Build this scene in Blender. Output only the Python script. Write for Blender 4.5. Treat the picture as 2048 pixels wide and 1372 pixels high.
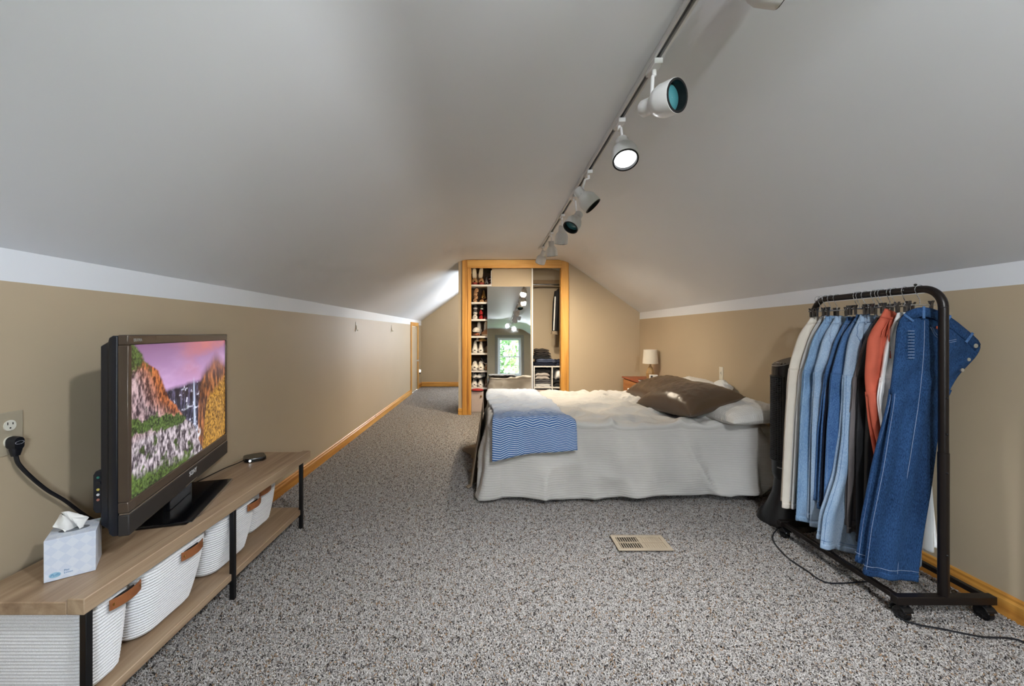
import bpy, bmesh, math, random
import numpy as np
from mathutils import Vector, Matrix, Euler, Quaternion

for o in list(bpy.data.objects): bpy.data.objects.remove(o)
SC = bpy.context.scene
COL = SC.collection
R = math.radians
PI = math.pi

# ------------------------------------------------------------------ camera
cam = bpy.data.cameras.new('camera')
camo = bpy.data.objects.new('camera', cam); COL.objects.link(camo)
camo.location = (0, 0, 1.2); camo.rotation_euler = (PI/2, 0, 0)
cam.sensor_width = 36; cam.lens = 800/2048*36
cam.shift_x = (1024-980)/2048; cam.shift_y = -(686-666)/2048
cam.clip_start = 0.05
SC.camera = camo

# ------------------------------------------------------------------ world (bright overcast sky), exposure
W = bpy.data.worlds.new('World'); SC.world = W; W.use_nodes = True
bg = W.node_tree.nodes['Background']
bg.inputs[0].default_value = (0.80, 0.90, 1.0, 1); bg.inputs[1].default_value = 30.0
SC.view_settings.view_transform = 'Standard'; SC.view_settings.look = 'None'
SC.view_settings.gamma = 1; SC.view_settings.use_curve_mapping = False
SC.view_settings.exposure = 0.62
SC.cycles.max_bounces = 5; SC.cycles.diffuse_bounces = 3; SC.cycles.glossy_bounces = 3
SC.cycles.use_adaptive_sampling = True; SC.cycles.adaptive_threshold = 0.10; SC.cycles.adaptive_min_samples = 16
SC.cycles.sample_clamp_indirect = 6.0
SC.cycles.caustics_reflective = False; SC.cycles.caustics_refractive = False

def portal(x, y, z, w, h, roty):
    l = bpy.data.lights.new('window_portal', 'AREA'); l.shape = 'RECTANGLE'; l.size = w; l.size_y = h
    l.cycles.is_portal = True
    o = bpy.data.objects.new('window_portal', l); COL.objects.link(o)
    o.location = (x, y, z); o.rotation_euler = (PI/2, 0, roty)
POW = (80, 0, 80, 72, 48, 82, 16)      # watts: lit track heads, two added fill heads, added passage lamp
REAR_Y, FAR_Y = -1.6, 9.0
RWIN = (0.26, 1.06, 0.66, 1.96)      # rear gable window x0,x1,z0,z1
FWIN = (-0.05, 0.85, 0.75, 1.85)     # far gable window behind the closet, unseen, added to light the alcove
portal((RWIN[0]+RWIN[1])/2, REAR_Y-0.06, (RWIN[2]+RWIN[3])/2, RWIN[1]-RWIN[0], RWIN[3]-RWIN[2], 0)
portal((FWIN[0]+FWIN[1])/2, FAR_Y+0.06, (FWIN[2]+FWIN[3])/2, FWIN[1]-FWIN[0], FWIN[3]-FWIN[2], PI)

# ------------------------------------------------------------------ helpers
def lin(v):
    v /= 255.0
    return v/12.92 if v <= 0.04045 else ((v+0.055)/1.055)**2.4
def rgb(r, g, b): return (lin(r), lin(g), lin(b), 1)

def new_mat(name):
    m = bpy.data.materials.new(name); m.use_nodes = True
    nt = m.node_tree; b = nt.nodes['Principled BSDF']
    return m, nt, b
def N(nt, t, **kw):
    n = nt.nodes.new(t)
    for k, v in kw.items():
        if k.startswith('_'): n.inputs[k[1:].replace('_', ' ')].default_value = v
        else: setattr(n, k, v)
    return n
def coords(nt, scale=(1, 1, 1), kind='Object', rot=(0, 0, 0)):
    t = N(nt, 'ShaderNodeTexCoord'); mp = N(nt, 'ShaderNodeMapping')
    mp.inputs['Scale'].default_value = scale; mp.inputs['Rotation'].default_value = rot
    nt.links.new(t.outputs[kind], mp.inputs[0]); return mp.outputs[0]
def ramp(nt, fac, stops):
    r = N(nt, 'ShaderNodeValToRGB'); nt.links.new(fac, r.inputs[0])
    e = r.color_ramp.elements
    while len(e) > 1: e.remove(e[-1])
    e[0].position = stops[0][0]; e[0].color = stops[0][1]
    for p, c in stops[1:]:
        x = e.new(p); x.color = c
    return r.outputs[0]
def bump(nt, b, h, strength, dist=0.002):
    n = N(nt, 'ShaderNodeBump'); n.inputs['Strength'].default_value = strength; n.inputs['Distance'].default_value = dist
    nt.links.new(h, n.inputs['Height']); nt.links.new(n.outputs[0], b.inputs['Normal'])
def sc_(c, k): return (min(1, c[0]*k), min(1, c[1]*k), min(1, c[2]*k), 1)
MATS = {}
def mat(name, col, rough=0.6, metal=0.0, vary=0.06, vs=12.0, bs=0.0, bscale=200.0, spec=0.5, sheen=0.0):
    if name in MATS: return MATS[name]
    m, nt, b = new_mat(name); MATS[name] = m
    v = coords(nt)
    n = N(nt, 'ShaderNodeTexNoise'); n.inputs['Scale'].default_value = vs; n.inputs['Detail'].default_value = 4
    nt.links.new(v, n.inputs['Vector'])
    c = ramp(nt, n.outputs['Fac'], [(0.3, sc_(col, 1-vary)), (0.7, sc_(col, 1+vary))])
    nt.links.new(c, b.inputs['Base Color'])
    b.inputs['Roughness'].default_value = rough; b.inputs['Metallic'].default_value = metal
    b.inputs['Specular IOR Level'].default_value = spec
    if sheen: b.inputs['Sheen Weight'].default_value = sheen
    if bs:
        n2 = N(nt, 'ShaderNodeTexNoise'); n2.inputs['Scale'].default_value = bscale; n2.inputs['Detail'].default_value = 3
        nt.links.new(v, n2.inputs['Vector']); bump(nt, b, n2.outputs['Fac'], bs)
    return m
def emit(name, col, strength):
    if name in MATS: return MATS[name]
    m, nt, b = new_mat(name); MATS[name] = m
    b.inputs['Base Color'].default_value = (0.8, 0.8, 0.8, 1)
    b.inputs['Emission Color'].default_value = col; b.inputs['Emission Strength'].default_value = strength; m.cycles.emission_sampling = 'NONE'
    return m
def wood(name, c0, c1, c2, scale=(1, 1, 1), rough=0.5, grain=26.0, knots=0.0):
    """grain runs along the axis whose scale is small"""
    if name in MATS: return MATS[name]
    m, nt, b = new_mat(name); MATS[name] = m
    v = coords(nt, scale)
    n = N(nt, 'ShaderNodeTexNoise'); n.inputs['Scale'].default_value = grain; n.inputs['Detail'].default_value = 6; n.inputs['Roughness'].default_value = 0.6
    n.inputs['Distortion'].default_value = 0.6
    nt.links.new(v, n.inputs['Vector'])
    n2 = N(nt, 'ShaderNodeTexNoise'); n2.inputs['Scale'].default_value = grain*0.22; n2.inputs['Detail'].default_value = 2
    nt.links.new(v, n2.inputs['Vector'])
    a = N(nt, 'ShaderNodeMath', operation='MULTIPLY_ADD'); a.inputs[1].default_value = 0.55
    nt.links.new(n.outputs['Fac'], a.inputs[0])
    s = N(nt, 'ShaderNodeMath', operation='MULTIPLY'); s.inputs[1].default_value = 0.45
    nt.links.new(n2.outputs['Fac'], s.inputs[0]); nt.links.new(s.outputs[0], a.inputs[2])
    c = ramp(nt, a.outputs[0], [(0.33, c0), (0.5, c1), (0.66, c2)])
    if knots:
        vo = N(nt, 'ShaderNodeTexVoronoi'); vo.inputs['Scale'].default_value = 3.2
        nt.links.new(coords(nt, tuple(0.5+0.5*x if x < 1 else 1 for x in scale)), vo.inputs['Vector'])
        k = ramp(nt, vo.outputs['Distance'], [(0.03, (1, 1, 1, 1)), (0.09, (0, 0, 0, 1))])
        mx = N(nt, 'ShaderNodeMix', data_type='RGBA'); nt.links.new(k, mx.inputs[0])
        nt.links.new(c, mx.inputs[6]); mx.inputs[7].default_value = sc_(c0, knots); c = mx.outputs[2]
    nt.links.new(c, b.inputs['Base Color']); b.inputs['Roughness'].default_value = rough
    bump(nt, b, n.outputs['Fac'], 0.12)
    return m

# value noise in numpy
def _hash(ix, iy, seed):
    h = (ix.astype(np.int64)*374761393 + iy.astype(np.int64)*668265263 + seed*1442695041) & 0x7fffffff
    h = ((h ^ (h >> 13))*1274126177) & 0x7fffffff
    return ((h ^ (h >> 16)) & 0xffff)/65535.0
def vn(x, y, seed=0):
    x = np.asarray(x, float); y = np.asarray(y, float)
    ix = np.floor(x); iy = np.floor(y); fx = x-ix; fy = y-iy
    fx = fx*fx*(3-2*fx); fy = fy*fy*(3-2*fy)
    a = _hash(ix, iy, seed); b = _hash(ix+1, iy, seed); c = _hash(ix, iy+1, seed); d = _hash(ix+1, iy+1, seed)
    return (a*(1-fx)+b*fx)*(1-fy) + (c*(1-fx)+d*fx)*fy
def fbm(x, y, seed=0, o=4, g=0.5):
    s = 0; a = 1; t = 0
    for i in range(o):
        s = s + a*vn(np.asarray(x)*2**i, np.asarray(y)*2**i, seed+i*17); t += a; a *= g
    return s/t

class MB:
    def __init__(s): s.v = []; s.f = []; s.uv = None
    def add(s, vs, fs):
        n = len(s.v); s.v += [tuple(p) for p in vs]; s.f += [tuple(i+n for i in f) for f in fs]; return s
    def box(s, x0, x1, y0, y1, z0, z1):
        return s.add([(x0,y0,z0),(x1,y0,z0),(x1,y1,z0),(x0,y1,z0),(x0,y0,z1),(x1,y0,z1),(x1,y1,z1),(x0,y1,z1)],
                     [(0,3,2,1),(4,5,6,7),(0,1,5,4),(1,2,6,5),(2,3,7,6),(3,0,4,7)])
    def loft(s, rings, cap=True, closed=True):
        n = len(rings[0]); b = len(s.v)
        for r in rings: s.v += [tuple(p) for p in r]
        for i in range(len(rings)-1):
            for j in range(n if closed else n-1):
                k = (j+1) % n
                s.f.append((b+i*n+j, b+i*n+k, b+(i+1)*n+k, b+(i+1)*n+j))
        if cap and closed:
            s.f.append(tuple(b+j for j in reversed(range(n)))); s.f.append(tuple(b+(len(rings)-1)*n+j for j in range(n)))
        return s
    def tube(s, pts, r, n=8, cap=True):
        pts = [Vector(p) for p in pts]; rs = r if isinstance(r, (list, tuple)) else [r]*len(pts)
        rings = []; up = None
        for i, p in enumerate(pts):
            t = (pts[min(i+1, len(pts)-1)]-pts[max(i-1, 0)]).normalized()
            if up is None:
                up = Vector((0,0,1)) if abs(t.z) < 0.9 else Vector((1,0,0))
            a = (up - t*up.dot(t)).normalized(); b = t.cross(a); up = a
            rings.append([p + (a*math.cos(2*PI*j/n)+b*math.sin(2*PI*j/n))*rs[i] for j in range(n)])
        return s.loft(rings, cap)
    def cyl(s, p0, p1, r0, r1=None, n=20, cap=True):
        return s.tube([p0, p1], [r0, r0 if r1 is None else r1], n, cap)
    def lathe(s, prof, n=28, cx=0, cy=0, sx=1, sy=1, cap=True):
        return s.loft([[(cx+r*math.cos(2*PI*j/n)*sx, cy+r*math.sin(2*PI*j/n)*sy, z) for j in range(n)] for r, z in prof], cap)
    def prism(s, poly, z0, z1):
        return s.loft([[(x,y,z0) for x,y in poly], [(x,y,z1) for x,y in poly]])
    def prism_y(s, poly, y0, y1):
        return s.loft([[(x,y0,z) for x,z in poly], [(x,y1,z) for x,z in poly]])
    def prism_x(s, poly, x0, x1):
        return s.loft([[(x0,y,z) for y,z in poly], [(x1,y,z) for y,z in poly]])
    def ball(s, c, r, n=12, m=8, sz=1):
        return s.loft([[(c[0]+r*math.sin(PI*i/m)*math.cos(2*PI*j/n), c[1]+r*math.sin(PI*i/m)*math.sin(2*PI*j/n), c[2]-r*sz*math.cos(PI*i/m)) for j in range(n)] for i in range(1, m)])
    def grid(s, P, flip=False):
        """P: array (m,n,3)"""
        m, n = P.shape[:2]; b = len(s.v)
        s.v += [tuple(p) for p in P.reshape(-1, 3)]
        for i in range(m-1):
            for j in range(n-1):
                q = (b+i*n+j, b+i*n+j+1, b+(i+1)*n+j+1, b+(i+1)*n+j)
                s.f.append(q[::-1] if flip else q)
        return s
    def xf(s, M):
        s.v = [tuple(M @ Vector(p)) for p in s.v]; return s
    def build(s, name, m, parent=None, smooth=True, bevel=0.0, ang=40, seg=2, solid=0.0, sub=0):
        me = bpy.data.meshes.new(name); me.from_pydata(s.v, [], s.f)
        bm = bmesh.new(); bm.from_mesh(me); bmesh.ops.recalc_face_normals(bm, faces=bm.faces); bm.to_mesh(me); bm.free()
        if s.uv is not None:
            l = me.uv_layers.new(name='UVMap')
            idx = np.empty(len(me.loops), dtype=np.int32); me.loops.foreach_get('vertex_index', idx)
            l.data.foreach_set('uv', np.asarray(s.uv, dtype=np.float32)[idx].ravel())
        if smooth:
            me.shade_smooth(); me.set_sharp_from_angle(angle=R(ang))
        me.materials.append(m if not isinstance(m, str) else MATS[m])
        o = bpy.data.objects.new(name, me); COL.objects.link(o)
        if parent: o.parent = parent
        if solid:
            d = o.modifiers.new('solid', 'SOLIDIFY'); d.thickness = solid; d.offset = 0
        if bevel:
            d = o.modifiers.new('bevel', 'BEVEL'); d.width = bevel; d.segments = seg; d.limit_method = 'ANGLE'; d.angle_limit = R(35)
        if sub:
            d = o.modifiers.new('sub', 'SUBSURF'); d.levels = sub; d.render_levels = sub
        return o

def tag(o, label, cat, group=None):
    o['label'] = label; o['category'] = cat
    if group: o['group'] = group
    return o
def thing(name, label, cat, loc=(0,0,0), rz=0, group=None, rot=None):
    o = bpy.data.objects.new(name, None); COL.objects.link(o); o.empty_display_size = 0.05
    o.location = loc; o.rotation_euler = rot if rot else (0, 0, rz)
    return tag(o, label, cat, group)
def struct(o, label=None):
    o['kind'] = 'structure'
    if label: o['label'] = label
    return o
def part(o, label): o['label'] = label; return o
def dup_tree(o, parent=None):
    c = o.copy(); COL.objects.link(c); c.parent = parent
    for ch in list(o.children): dup_tree(ch, c)
    return c
def text_part(s, size, m, parent, M, name='lettering', depth=0.0005, align='CENTER', shear=0.0):
    cu = bpy.data.curves.new('t', 'FONT'); cu.body = s; cu.size = size; cu.extrude = depth; cu.align_x = align; cu.align_y = 'CENTER'; cu.shear = shear
    cu.resolution_u = 3
    to = bpy.data.objects.new('t', cu); COL.objects.link(to)
    dg = bpy.context.evaluated_depsgraph_get()
    me = bpy.data.meshes.new_from_object(to.evaluated_get(dg)); bpy.data.objects.remove(to)
    me.name = name; me.materials.clear(); me.materials.append(m)
    me.transform(M)
    o = bpy.data.objects.new(name, me); COL.objects.link(o); o.parent = parent
    return o
def bez(pts, n=40):
    """Catmull-Rom through pts"""
    P = [Vector(p) for p in pts]; P = [P[0]*2-P[1]] + P + [P[-1]*2-P[-2]]
    out = []; k = len(P)-3
    for i in range(k):
        m = max(2, n//k)
        for j in range(m + (1 if i == k-1 else 0)):
            t = j/m; a, b, c, d = P[i:i+4]
            out.append(0.5*((2*b)+(c-a)*t+(2*a-5*b+4*c-d)*t*t+(3*b-a-3*c+d)*t**3))
    return out
def rrect(w, d, r, n=6):
    """rounded rectangle outline, centred"""
    out = []
    for cx, cy, a0 in ((w/2-r, d/2-r, 0), (-w/2+r, d/2-r, 90), (-w/2+r, -d/2+r, 180), (w/2-r, -d/2+r, 270)):
        for i in range(n+1):
            a = R(a0+90*i/n); out.append((cx+r*math.cos(a), cy+r*math.sin(a)))
    return out
# ------------------------------------------------------------------ materials of the shell
XL, XR = -1.545, 2.185
CZ = 2.27
WALL = mat('taupe_paint', rgb(192, 174, 147), 0.55, vary=0.03, vs=1.5, bs=0.06, bscale=60)
WHITE = mat('ceiling_paint', rgb(234, 237, 243), 0.6, vary=0.02, vs=1.0, bs=0.05, bscale=40)
PINE = wood('pine_trim_y', rgb(168, 100, 36), rgb(212, 150, 68), rgb(234, 184, 104), (1, 0.05, 1), 0.38, 20, 0.45)
PINEX = wood('pine_trim_x', rgb(168, 100, 36), rgb(218, 158, 74), rgb(240, 192, 110), (0.05, 1, 1), 0.38, 20, 0.45)
PINEZ = wood('pine_trim_z', rgb(160, 94, 34), rgb(220, 160, 76), rgb(242, 194, 112), (1, 1, 0.05), 0.38, 20, 0.4)

# ------------------------------------------------------------------ carpet floor
fm, nt, b = new_mat('carpet_backing')
n = N(nt, 'ShaderNodeTexNoise'); n.inputs['Scale'].default_value = 160
nt.links.new(coords(nt), n.inputs['Vector'])
nt.links.new(ramp(nt, n.outputs['Fac'], [(0.35, rgb(58, 52, 48)), (0.65, rgb(128, 120, 110))]), b.inputs['Base Color']); b.inputs['Roughness'].default_value = 1
fl = struct(MB().box(XL-.1, XR+.1, REAR_Y-.1, FAR_Y+.1, -0.06, -0.003).build('floor', fm), 'beige and grey speckled carpet floor')
pm, nt, b = new_mat('carpet_yarn')
at = N(nt, 'ShaderNodeAttribute', attribute_name='Col')
nt.links.new(at.outputs['Color'], b.inputs['Base Color']); b.inputs['Roughness'].default_value = 0.95; b.inputs['Specular IOR Level'].default_value = 0.1
def carpet_patch(seed, S=0.25, step=0.0046):
    rnd = random.Random(seed); vs = []; fs = []; cols = []
    k = int(S/step)
    pal = [((176,171,167), 45), ((156,151,147), 27), ((135,126,117), 11), ((142,116,92), 4), ((100,95,94), 8), ((52,48,48), 5)]
    tot = sum(w for _, w in pal)
    for i in range(k):
        for j in range(k):
            x = -S/2+(i+rnd.random()*1.2)*step; y = -S/2+(j+rnd.random()*1.2)*step
            a = rnd.random()*2*PI; L = rnd.uniform(0.008, 0.015); w = rnd.uniform(0.0015, 0.0024)
            h = rnd.uniform(0.004, 0.011); dx, dy = math.cos(a), math.sin(a); px, py = -dy, dx
            q = rnd.random()*tot
            for c, wt in pal:
                q -= wt
                if q <= 0: break
            f = rnd.uniform(0.88, 1.1); c = tuple(lin(max(0, min(255, t*f))) for t in c)
            curl = rnd.uniform(-0.5, 0.5)
            P = []
            for t, hh, ww in ((0, 0.0, 0.8), (0.45, 1.0, 1.0), (0.8, 0.95, 0.95), (1.0, 0.45, 0.55)):
                bx = x+dx*L*(t-0.5)+px*curl*L*t*t; by = y+dy*L*(t-0.5)+py*curl*L*t*t; z = -0.003+h*hh
                P += [(bx+px*w*ww, by+py*w*ww, z-w*0.6*ww), (bx, by, z+w*0.7*ww), (bx-px*w*ww, by-py*w*ww, z-w*0.6*ww)]
            n0 = len(vs); vs += P
            for s in range(3):
                o = n0+s*3; fs += [(o, o+1, o+4, o+3), (o+1, o+2, o+5, o+4)]
            fs.append((n0+9, n0+10, n0+11))
            cols += [c+(1,)]*12
    me = bpy.data.meshes.new('carpet_tuft_patch'); me.from_pydata(vs, [], fs); me.shade_smooth()
    ca = me.color_attributes.new('Col', 'FLOAT_COLOR', 'POINT'); ca.data.foreach_set('color', np.array(cols, dtype=np.float32).ravel())
    me.materials.append(pm)
    return bpy.data.objects.new('carpet_tuft_patch', me)
patches = [carpet_patch(1), carpet_patch(2)]
rnd = random.Random(5); S = 0.25; pts = []
y = 1.15
while y < FAR_Y-0.1:
    x = XL+S/2+0.005
    while x < XR+S*0.3:
        vis = abs(x) < 0.2+1.36*y and (y < 6.0 or x < -0.3)
        if 0.10 < x < 2.1 and 3.1 < y < 4.1: vis = False
        if vis: pts.append((min(x, XR-S/2-0.005), y, 0))
        x += S
    y += S
me = bpy.data.meshes.new('carpet_pile'); me.from_pydata(pts, [], [])
rt = me.attributes.new('rot', 'FLOAT', 'POINT'); rt.data.foreach_set('value', [rnd.choice((0, 1, 2, 3))*PI/2 for _ in pts])
sel = me.attributes.new('var', 'BOOLEAN', 'POINT'); sel.data.foreach_set('value', [rnd.random() < 0.5 for _ in pts])
pile = bpy.data.objects.new('carpet_pile', me); COL.objects.link(pile)
pile['kind'] = 'stuff'; pile['label'] = 'speckled beige and grey twisted yarn of the wall to wall carpet'; pile['category'] = 'carpet'
ng = bpy.data.node_groups.new('pile', 'GeometryNodeTree')
ng.interface.new_socket('Geometry', in_out='INPUT', socket_type='NodeSocketGeometry')
ng.interface.new_socket('Geometry', in_out='OUTPUT', socket_type='NodeSocketGeometry')
gi = ng.nodes.new('NodeGroupInput'); go = ng.nodes.new('NodeGroupOutput'); jn = ng.nodes.new('GeometryNodeJoinGeometry')
for k in range(2):
    ip = ng.nodes.new('GeometryNodeInstanceOnPoints'); oi = ng.nodes.new('GeometryNodeObjectInfo'); oi.inputs['Object'].default_value = patches[k]
    sa = ng.nodes.new('GeometryNodeInputNamedAttribute'); sa.data_type = 'BOOLEAN'; sa.inputs['Name'].default_value = 'var'
    ra = ng.nodes.new('GeometryNodeInputNamedAttribute'); ra.data_type = 'FLOAT'; ra.inputs['Name'].default_value = 'rot'
    cx = ng.nodes.new('ShaderNodeCombineXYZ'); ng.links.new(ra.outputs['Attribute'], cx.inputs['Z'])
    e2 = ng.nodes.new('FunctionNodeEulerToRotation'); ng.links.new(cx.outputs[0], e2.inputs[0])
    s_out = sa.outputs['Attribute']
    if k:
        nn = ng.nodes.new('FunctionNodeBooleanMath'); nn.operation = 'NOT'; ng.links.new(s_out, nn.inputs[0]); s_out = nn.outputs[0]
    ng.links.new(gi.outputs[0], ip.inputs['Points']); ng.links.new(s_out, ip.inputs['Selection'])
    ng.links.new(oi.outputs['Geometry'], ip.inputs['Instance']); ng.links.new(e2.outputs[0], ip.inputs['Rotation'])
    ng.links.new(ip.outputs[0], jn.inputs[0])
ng.links.new(jn.outputs[0], go.inputs[0])
md = pile.modifiers.new('pile', 'NODES'); md.node_group = ng

# ------------------------------------------------------------------ ceiling: flat strip between two slopes with soft creases
ZL, ZR = 1.47, 1.497
A = [(-0.45, CZ), (1.09, CZ)]
def crease(p0, p1, p2, t=0.17, n=7):
    a = Vector(p1)+(Vector(p0)-Vector(p1)).normalized()*t; c = Vector(p1)+(Vector(p2)-Vector(p1)).normalized()*t
    return [tuple((1-u)**2*a+2*u*(1-u)*Vector(p1)+u*u*c) for u in [i/n for i in range(n+1)]]
prof = [(XL, ZL)] + crease((XL, ZL), A[0], A[1]) + crease(A[0], A[1], (XR, ZR)) + [(XR, ZR)]
def ceil_z(x):
    for (x0, z0), (x1, z1) in zip(prof, prof[1:]):
        if x0 <= x <= x1: return z0+(z1-z0)*(x-x0)/(x1-x0)
    return CZ
up = [(x, z+0.08) for x, z in prof]
poly = prof + up[::-1]
cm = MB()
ys = [REAR_Y-.1, FAR_Y+.1]
cm.loft([[(x, yy, z) for x, z in poly] for yy in ys])
struct(cm.build('ceiling', WHITE, ang=60), 'white painted attic ceiling with flat centre and two slopes')

# ------------------------------------------------------------------ knee walls with the white painted band on top
DY0, DY1, DZ = 7.84, 8.5, 1.34
def boxes(lst):
    m = MB()
    for q in lst: m.box(*q)
    return m
ZBL, ZBR = 1.366, 1.40
wl = struct(boxes([(XL-.1, XL, REAR_Y-.1, DY0, -.05, ZBL), (XL-.1, XL, DY1, FAR_Y+.1, -.05, ZBL), (XL-.1, XL, DY0, DY1, DZ, ZBL)]).build('wall_left', WALL, smooth=False), 'taupe painted knee wall on the left')
part(MB().box(XL-.1, XL, REAR_Y-.1, FAR_Y+.1, ZBL, ZL+.03).build('painted_band', WHITE, wl, smooth=False), 'white painted band')
wr = struct(MB().box(XR, XR+.1, REAR_Y-.1, FAR_Y+.1, -.05, ZBR).build('wall_right', WALL, smooth=False), 'taupe painted knee wall on the right')
part(MB().box(XR, XR+.1, REAR_Y-.1, FAR_Y+.1, ZBR, ZR+.03).build('painted_band', WHITE, wr, smooth=False), 'white painted band')
def base(name, lst, m, label):
    mm = MB()
    for kind, a0, a1, c, d in lst:      # kind 'y': runs along y at x=c, facing d; 'x': runs along x at y=c
        p = [(0, 0), (0.014, 0), (0.014, 0.072), (0.009, 0.082), (0.009, 0.092), (0.004, 0.1), (0, 0.1)]
        if kind == 'y': mm.prism_y([(c+d*u, z) for u, z in p], a0, a1)
        else: mm.prism_x([(c+d*u, z) for u, z in p], a0, a1)
    return struct(mm.build(name, m, smooth=False), label)
base('baseboard_left', [('y', REAR_Y, DY0-.07, XL, 1), ('y', DY1+.07, FAR_Y, XL, 1)], PINE, 'honey pine baseboard along left wall')
base('baseboard_right', [('y', REAR_Y, 5.84, XR, -1)], PINE, 'honey pine baseboard along right wall')
base('baseboard_back', [('x', 1.17, XR-.014, 5.84, -1), ('x', XL+.014, -.46, FAR_Y, -1)], PINEX, 'honey pine baseboard on back walls')

# ------------------------------------------------------------------ gable walls with windows
def gable(name, y0, y1, win, label):
    x0, x1, z0, z1 = win; a, b2 = XL-.1, XR+.1
    return struct(boxes([(a, x0, y0, y1, -.05, 2.45), (x1, b2, y0, y1, -.05, 2.45), (x0, x1, y0, y1, -.05, z0), (x0, x1, y0, y1, z1, 2.45)]).build(name, WALL, smooth=False), label)
gable('wall_rear', REAR_Y-.12, REAR_Y, RWIN, 'taupe gable wall with the window that the mirror reflects')
gable('wall_far', FAR_Y, FAR_Y+.12, FWIN, 'taupe gable wall at the end of the alcove')
VINYL = mat('window_vinyl', rgb(226, 232, 240), 0.4, vary=0.02)
CASING = mat('window_casing_grey', rgb(150, 144, 134), 0.5, vary=0.05)
gm, nt, b = new_mat('window_glass'); MATS['glass'] = gm
tr = N(nt, 'ShaderNodeBsdfTransparent'); gl = N(nt, 'ShaderNodeBsdfGlossy'); gl.inputs['Roughness'].default_value = 0.02
mx = N(nt, 'ShaderNodeMixShader'); mx.inputs[0].default_value = 0.06
nt.links.new(tr.outputs[0], mx.inputs[1]); nt.links.new(gl.outputs[0], mx.inputs[2]); nt.links.new(mx.outputs[0], nt.nodes['Material Output'].inputs[0])
def window(name, win, y, d, label):
    x0, x1, z0, z1 = win; zm = (z0+z1)/2
    root = bpy.data.objects.new(name, None); COL.objects.link(root); struct(root, label)
    t = 0.055
    fr = MB()
    ya, yb = sorted((y-d*0.03, y-d*0.09))
    for q in ((x0, x0+t, z0, z1), (x1-t, x1, z0, z1), (x0+t, x1-t, z0, z0+t), (x0+t, x1-t, z1-t, z1)):
        fr.box(q[0], q[1], ya, yb, q[2], q[3])
    fr.build('window_frame', VINYL, root, bevel=0.004)
    for k, (a, c) in enumerate(((z0+t, zm+.02), (zm-.02, z1-t))):
        yy = y-d*(0.045+0.02*k); s = MB(); h = 0.034
        for q in ((x0+t, x0+t+h, a, c), (x1-t-h, x1-t, a, c), (x0+t+h, x1-t-h, a, a+h), (x0+t+h, x1-t-h, c-h, c)):
            s.box(q[0], q[1], yy-.009, yy+.009, q[2], q[3])
        sash = s.build('sash', VINYL, root, bevel=0.003)
        xm = (x0+x1)/2; zc = (a+c)/2; g = 0.008
        MB().box(xm-g, xm+g, yy-.008, yy+.008, a+h, c-h).build('muntin', VINYL, sash, smooth=False)
        MB().box(x0+t+h, xm-g, yy-.008, yy+.008, zc-g, zc+g).build('muntin', VINYL, sash, smooth=False)
        MB().box(xm+g, x1-t-h, yy-.008, yy+.008, zc-g, zc+g).build('muntin', VINYL, sash, smooth=False)
        for xa, xb in ((x0+t+h, xm-g), (xm+g, x1-t-h)):
            for za, zb in ((a+h, zc-g), (zc+g, c-h)):
                MB().box(xa, xb, yy-.002, yy+.002, za, zb).build('pane', gm, sash, smooth=False)
    cs = MB(); w = 0.09
    ya, yb = sorted((y, y+d*0.02))
    for q in ((x0-w, x0, z0-.04, z1+w), (x1, x1+w, z0-.04, z1+w), (x0, x1, z1, z1+w)): cs.box(q[0], q[1], ya, yb, q[2], q[3])
    cs.build('window_casing', CASING, root, bevel=0.003)
    ya, yb = sorted((y-d*.03, y+d*.05))
    MB().box(x0-.02, x1+.02, ya, yb, z0-.03, z0).build('window_sill', VINYL, root, bevel=0.004)
window('window_1', RWIN, REAR_Y, 1, 'white double hung window with grey casing in the rear gable')
window('window_2', FWIN, FAR_Y, -1, 'white double hung window in the far gable, unseen and added to light the alcove')

# ------------------------------------------------------------------ closet box standing in the room
CY, CB = 5.84, 6.62       # front face and back of the closet
OX0, OX1, OZ = -0.277, 1.037, 2.15
wb = struct(MB().prism_y([(1.06, -.05), (XR, -.05), (XR, ZR+.02), (1.10, CZ+.03), (1.06, CZ+.03)], CY, CY+.1).build('wall_back', WALL, smooth=False), 'taupe wall right of the closet')
struct(boxes([(-.46, -.30, CY, CY+.1, -.05, CZ+.02), (-.46, -.36, CY+.1, CB+.1, -.05, CZ+.02), (OX0-.03, 1.06, CY+.02, CY+.1, OZ+.02, CZ+.02),
              (-.36, 1.30, CB, CB+.1, -.05, CZ+.02), (1.22, 1.30, CY+.1, CB, -.05, CZ+.02)]).build('wall_closet', WALL, smooth=False), 'taupe walls inside and beside the closet')
struct(MB().box(1.3, XR, CB, CB+.1, -.05, CZ).build('wall_passage', WALL, smooth=False))
# pine casing
tr1 = bpy.data.objects.new('trim_1', None); COL.objects.link(tr1); struct(tr1, 'knotty pine casing around the closet opening')
MB().box(-.405, -.335, CY-.022, CY, 0, OZ+.115).build('casing_board', PINEZ, tr1, bevel=0.004)
MB().box(-.332, OX0, CY-.016, CY+.12, 0, OZ).build('jamb_board', PINEZ, tr1, bevel=0.004)
MB().box(OX1, 1.055, CY-.006, CY+.12, 0, OZ).build('jamb_board', PINEZ, tr1, bevel=0.004)
MB().box(1.048, 1.148, CY-.022, CY, 0, OZ+.115).build('casing_board', PINEZ, tr1, bevel=0.004)
MB().box(-.334, 1.047, CY-.022, CY, OZ-.005, OZ+.115).build('head_board', PINEX, tr1, bevel=0.004)
struct(MB().box(-.465, -.408, CY-.016, CY, 0, .1).build('baseboard_stub', PINEX, bevel=0.003), 'short pine baseboard left of the closet casing')
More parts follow.
